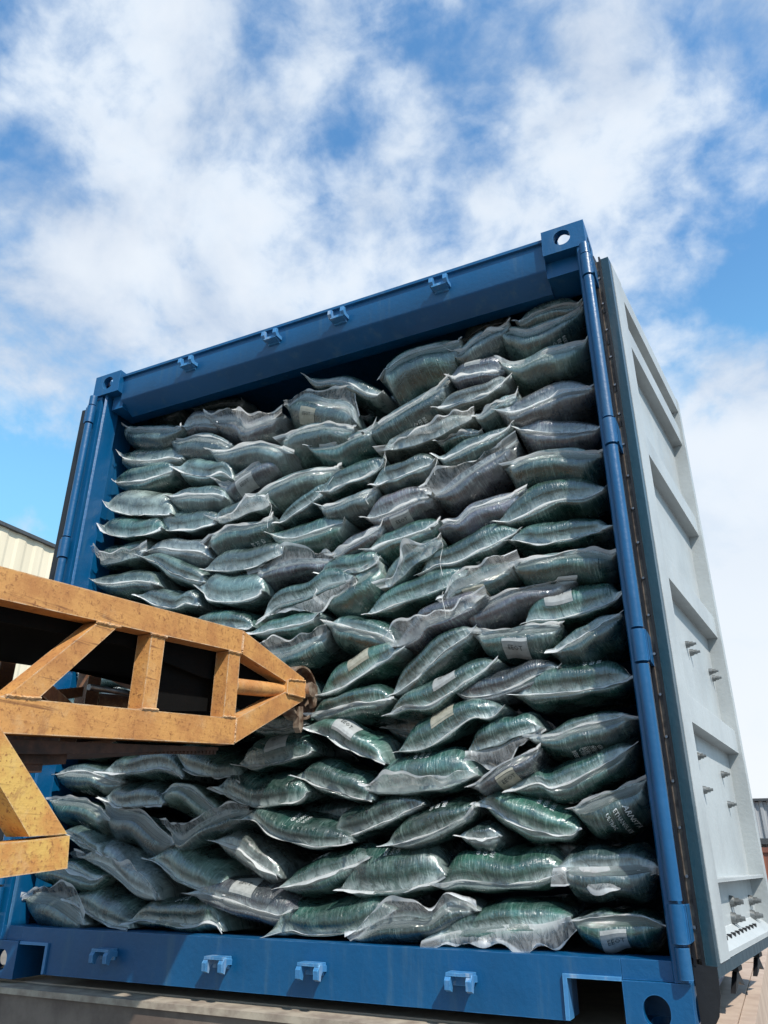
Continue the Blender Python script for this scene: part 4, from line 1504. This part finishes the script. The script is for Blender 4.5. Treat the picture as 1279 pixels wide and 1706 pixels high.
    for i in range(NU):
        p = base[i].copy()
        ext = (max(0.0, 1 - i / 3.0) * -1 + max(0.0, 1 - (NU - 1 - i) / 3.0)) * 0.010
        ai = ang[i]
        step = width[i] / (rows - 1)
        for j in range(rows):
            jj = j / (rows - 1)
            amp = (0.0016 if not big else 0.007) * jj
            wz = amp * math.sin(su[i] * cl * 48 + ph[5] + 1.3 * math.sin(su[i] * 9)) + amp * 0.9 * crump[i, j]
            pt = p + np.array([cd[0] * ext * jj + nd[0] * wz, -0.35 * abs(wz), cd[1] * ext * jj + nd[1] * wz])
            pt[0] = min(max(pt[0], 0.088), 2.404)
            fv.append(pt)
            fu.append((i / (NU - 1) * cl, jj * width[i]))
            ff.append(0.42 + 0.58 * jj if not big else (0.46 * jj / 0.84 if jj < 0.84 else 0.46 + 0.54 * (jj - 0.84) / 0.16))
            aj = ai + (jj * (-0.9 if 'D' in fl else -0.45) if big else -0.2 * jj)
            dirn = np.array([nd[0] * math.sin(aj), -math.cos(aj), nd[1] * math.sin(aj)])
            p = p + dirn * step
    faces = []
    for i in range(NU - 1):
        for j in range(rows - 1):
            k = i * rows + j
            faces.append((k, k + rows, k + rows + 1, k + 1))
    fin = mesh_obj('seam_flap', fv, faces, M_FILM, o, origin, uvs=fu, film=ff)
    # prints and labels
    feats = []
    def put(name, P, Fs, mat):
        return mesh_obj(name, P, Fs, mat, o, origin, smooth=False)
    if 'P' in fl:
        sheet = 0 if up_px > dn_px else 1
        sf = Surf(G, sheet, r.uniform(-0.1, 0.35), 0.16)
        P_, F_ = [], []
        sz_ = 0.0185
        rot = math.pi / 2 if sheet == 0 else -math.pi / 2
        words = [('BEEET', 'SOBOS', 'GROOT'), ('COBOX', 'EEOT', 'BEEET'), ('GROOT', 'COBOX', 'SOBOS')][bi % 3]
        if cl < 0.30:
            words = (('EST', 'BAST', '081', 'OSE1')[bi % 4],)
            rot = 0.0 if sheet == 0 else 0.0
            sz_ = 0.027
        for k, wd_ in enumerate(words):
            A_, B_ = print_on(sf, wd_, sz_, (k - 1) * sz_ * 1.15, (-0.02 if rot >= 0 else -0.01), rot, o, origin, M_PRINT)
            n0 = len(P_)
            P_ += A_
            F_ += [tuple(q + n0 for q in fc) for fc in B_]
        put('print', P_, F_, M_PRINT)
        feats.append('printed')
    if 'Q' in fl:
        sf = Surf(G, 1, r.uniform(-0.2, 0.3), 0.14)
        P_, F_ = [], []
        for k, wd_ in enumerate(('BEEET', 'COBOX', 'SOBOS', 'GROOT')):
            A_, B_ = print_on(sf, wd_, 0.017, (k - 2) * 0.0195, 0.0, -math.pi / 2, o, origin, M_PRINT)
            n0 = len(P_)
            P_ += A_
            F_ += [tuple(q + n0 for q in fc) for fc in B_]
        put('print', P_, F_, M_PRINT)
        if 'printed' not in feats:
            feats.append('printed')
    if 'T' in fl:
        sf = Surf(G, 1, 0.05, 0.08)
        P_, F_ = [], []
        for wd_, a_, s_ in (('ARNST A', 0.035, 0.026), ('ETHANOL ATE', 0.005, 0.018), ('ULTRAC', -0.020, 0.016)):
            A_, B_ = print_on(sf, wd_, s_, a_, -0.01, -math.pi / 2 + 0.1, o, origin, M_PRINT)
            n0 = len(P_)
            P_ += A_
            F_ += [tuple(q + n0 for q in fc) for fc in B_]
        put('print', P_, F_, M_PRINT)
        feats.append('boldly lettered')
    if 'L' in fl:
        sheet = 0 if up_px > dn_px else 1
        cs = r.uniform(-0.15, 0.25)
        sf = Surf(G, sheet, cs, 0.10)
        hw = min(0.045, cl * 0.14)
        put('label_patch', *patch_on(sf, -hw, hw, -0.028, 0.050), M_LABEL2 if bi % 3 == 0 else M_LABEL)
        A_, B_ = print_on(sf, 'EEOT', 0.020, -hw * 0.55, 0.008, 0.0, o, origin, M_PRINT_DARK, 0.0030)
        put('label_text', A_, B_, M_PRINT_DARK)
        feats.append('labelled')
    if 'F' in fl or 'D' in fl:
        feats.append('loose-flapped')
    tilt = (pts[-1][1] - pts[0][1]) / max(pts[-1][0] - pts[0][0], 1)
    SACK_INFO.append((o, colr, feats, tilt, float((a[0] + b[0]) / 2), float(c0[2]), deep, bi))

# loose pull threads hanging from a few welds
for (bi, x, y, n_) in ((13, 450, 838, 58), (87, 641, 752, 45), (77, 735, 900, 70), (82, 725, 757, 45), (73, 738, 985, 50), (106, 592, 962, 22), (90, 612, 818, 30)):
    o = SACK_INFO[bi][0]
    og = np.array(o.location)
    p = at_y(x, y, og[1] - 0.03)
    L_t = n_ * 0.0019
    r = np.random.default_rng(bi)
    P3 = [Vector(p - og)]
    for k in range(1, 8):
        P3.append(Vector(p - og + np.array([0.006 * math.sin(k * 0.7 + bi), 0.003 * math.sin(k), -L_t * k / 7])))
    bm = bmesh.new()
    bm_tube(bm, P3, 0.0009, 5)
    me = bpy.data.meshes.new('pull_thread')
    bm.to_mesh(me)
    bm.free()
    me.materials.append(M_THREAD)
    link(bpy.data.objects.new('pull_thread', me), o)

# describe each sack by its look and its place in the wall of sacks
ORD = ['', 'first', 'second', 'third', 'fourth', 'fifth', 'sixth', 'seventh', 'eighth', 'ninth', 'tenth', 'eleventh', 'twelfth',
       'thirteenth', 'fourteenth', 'fifteenth', 'sixteenth', 'seventeenth', 'eighteenth', 'nineteenth', 'twentieth', 'twenty-first',
       'twenty-second', 'twenty-third', 'twenty-fourth', 'twenty-fifth', 'twenty-sixth', 'twenty-seventh', 'twenty-eighth', 'twenty-ninth', 'thirtieth']
NC = 8
cols = {}
for inf in SACK_INFO:
    c = min(NC - 1, max(0, int((inf[4] - 0.07) / (2.34 / NC))))
    cols.setdefault(c, []).append(inf)
for c, L in cols.items():
    L.sort(key=lambda q: -q[5])
    for k, (o, colr, feats, tilt, x, z, deep, bi) in enumerate(L):
        word = COLOURS[colr][1]
        sl_ = 'rising right' if tilt < -0.30 else ('sloping down right' if tilt > 0.22 else 'lying level')
        ft = (feats[0] + ' ') if feats else ''
        where = {0: 'column against left post', NC - 1: 'column against right post'}.get(c, ORD[c + 1] + ' column from left post')
        rank = 'topmost of' if k == 0 else ('lowest of' if k == len(L) - 1 else ORD[k + 1] + ' down in')
        tag(o, '%s%s sack %s, %s %s' % (ft, word, sl_, rank, where), 'sack', 'sacks stacked in the container')
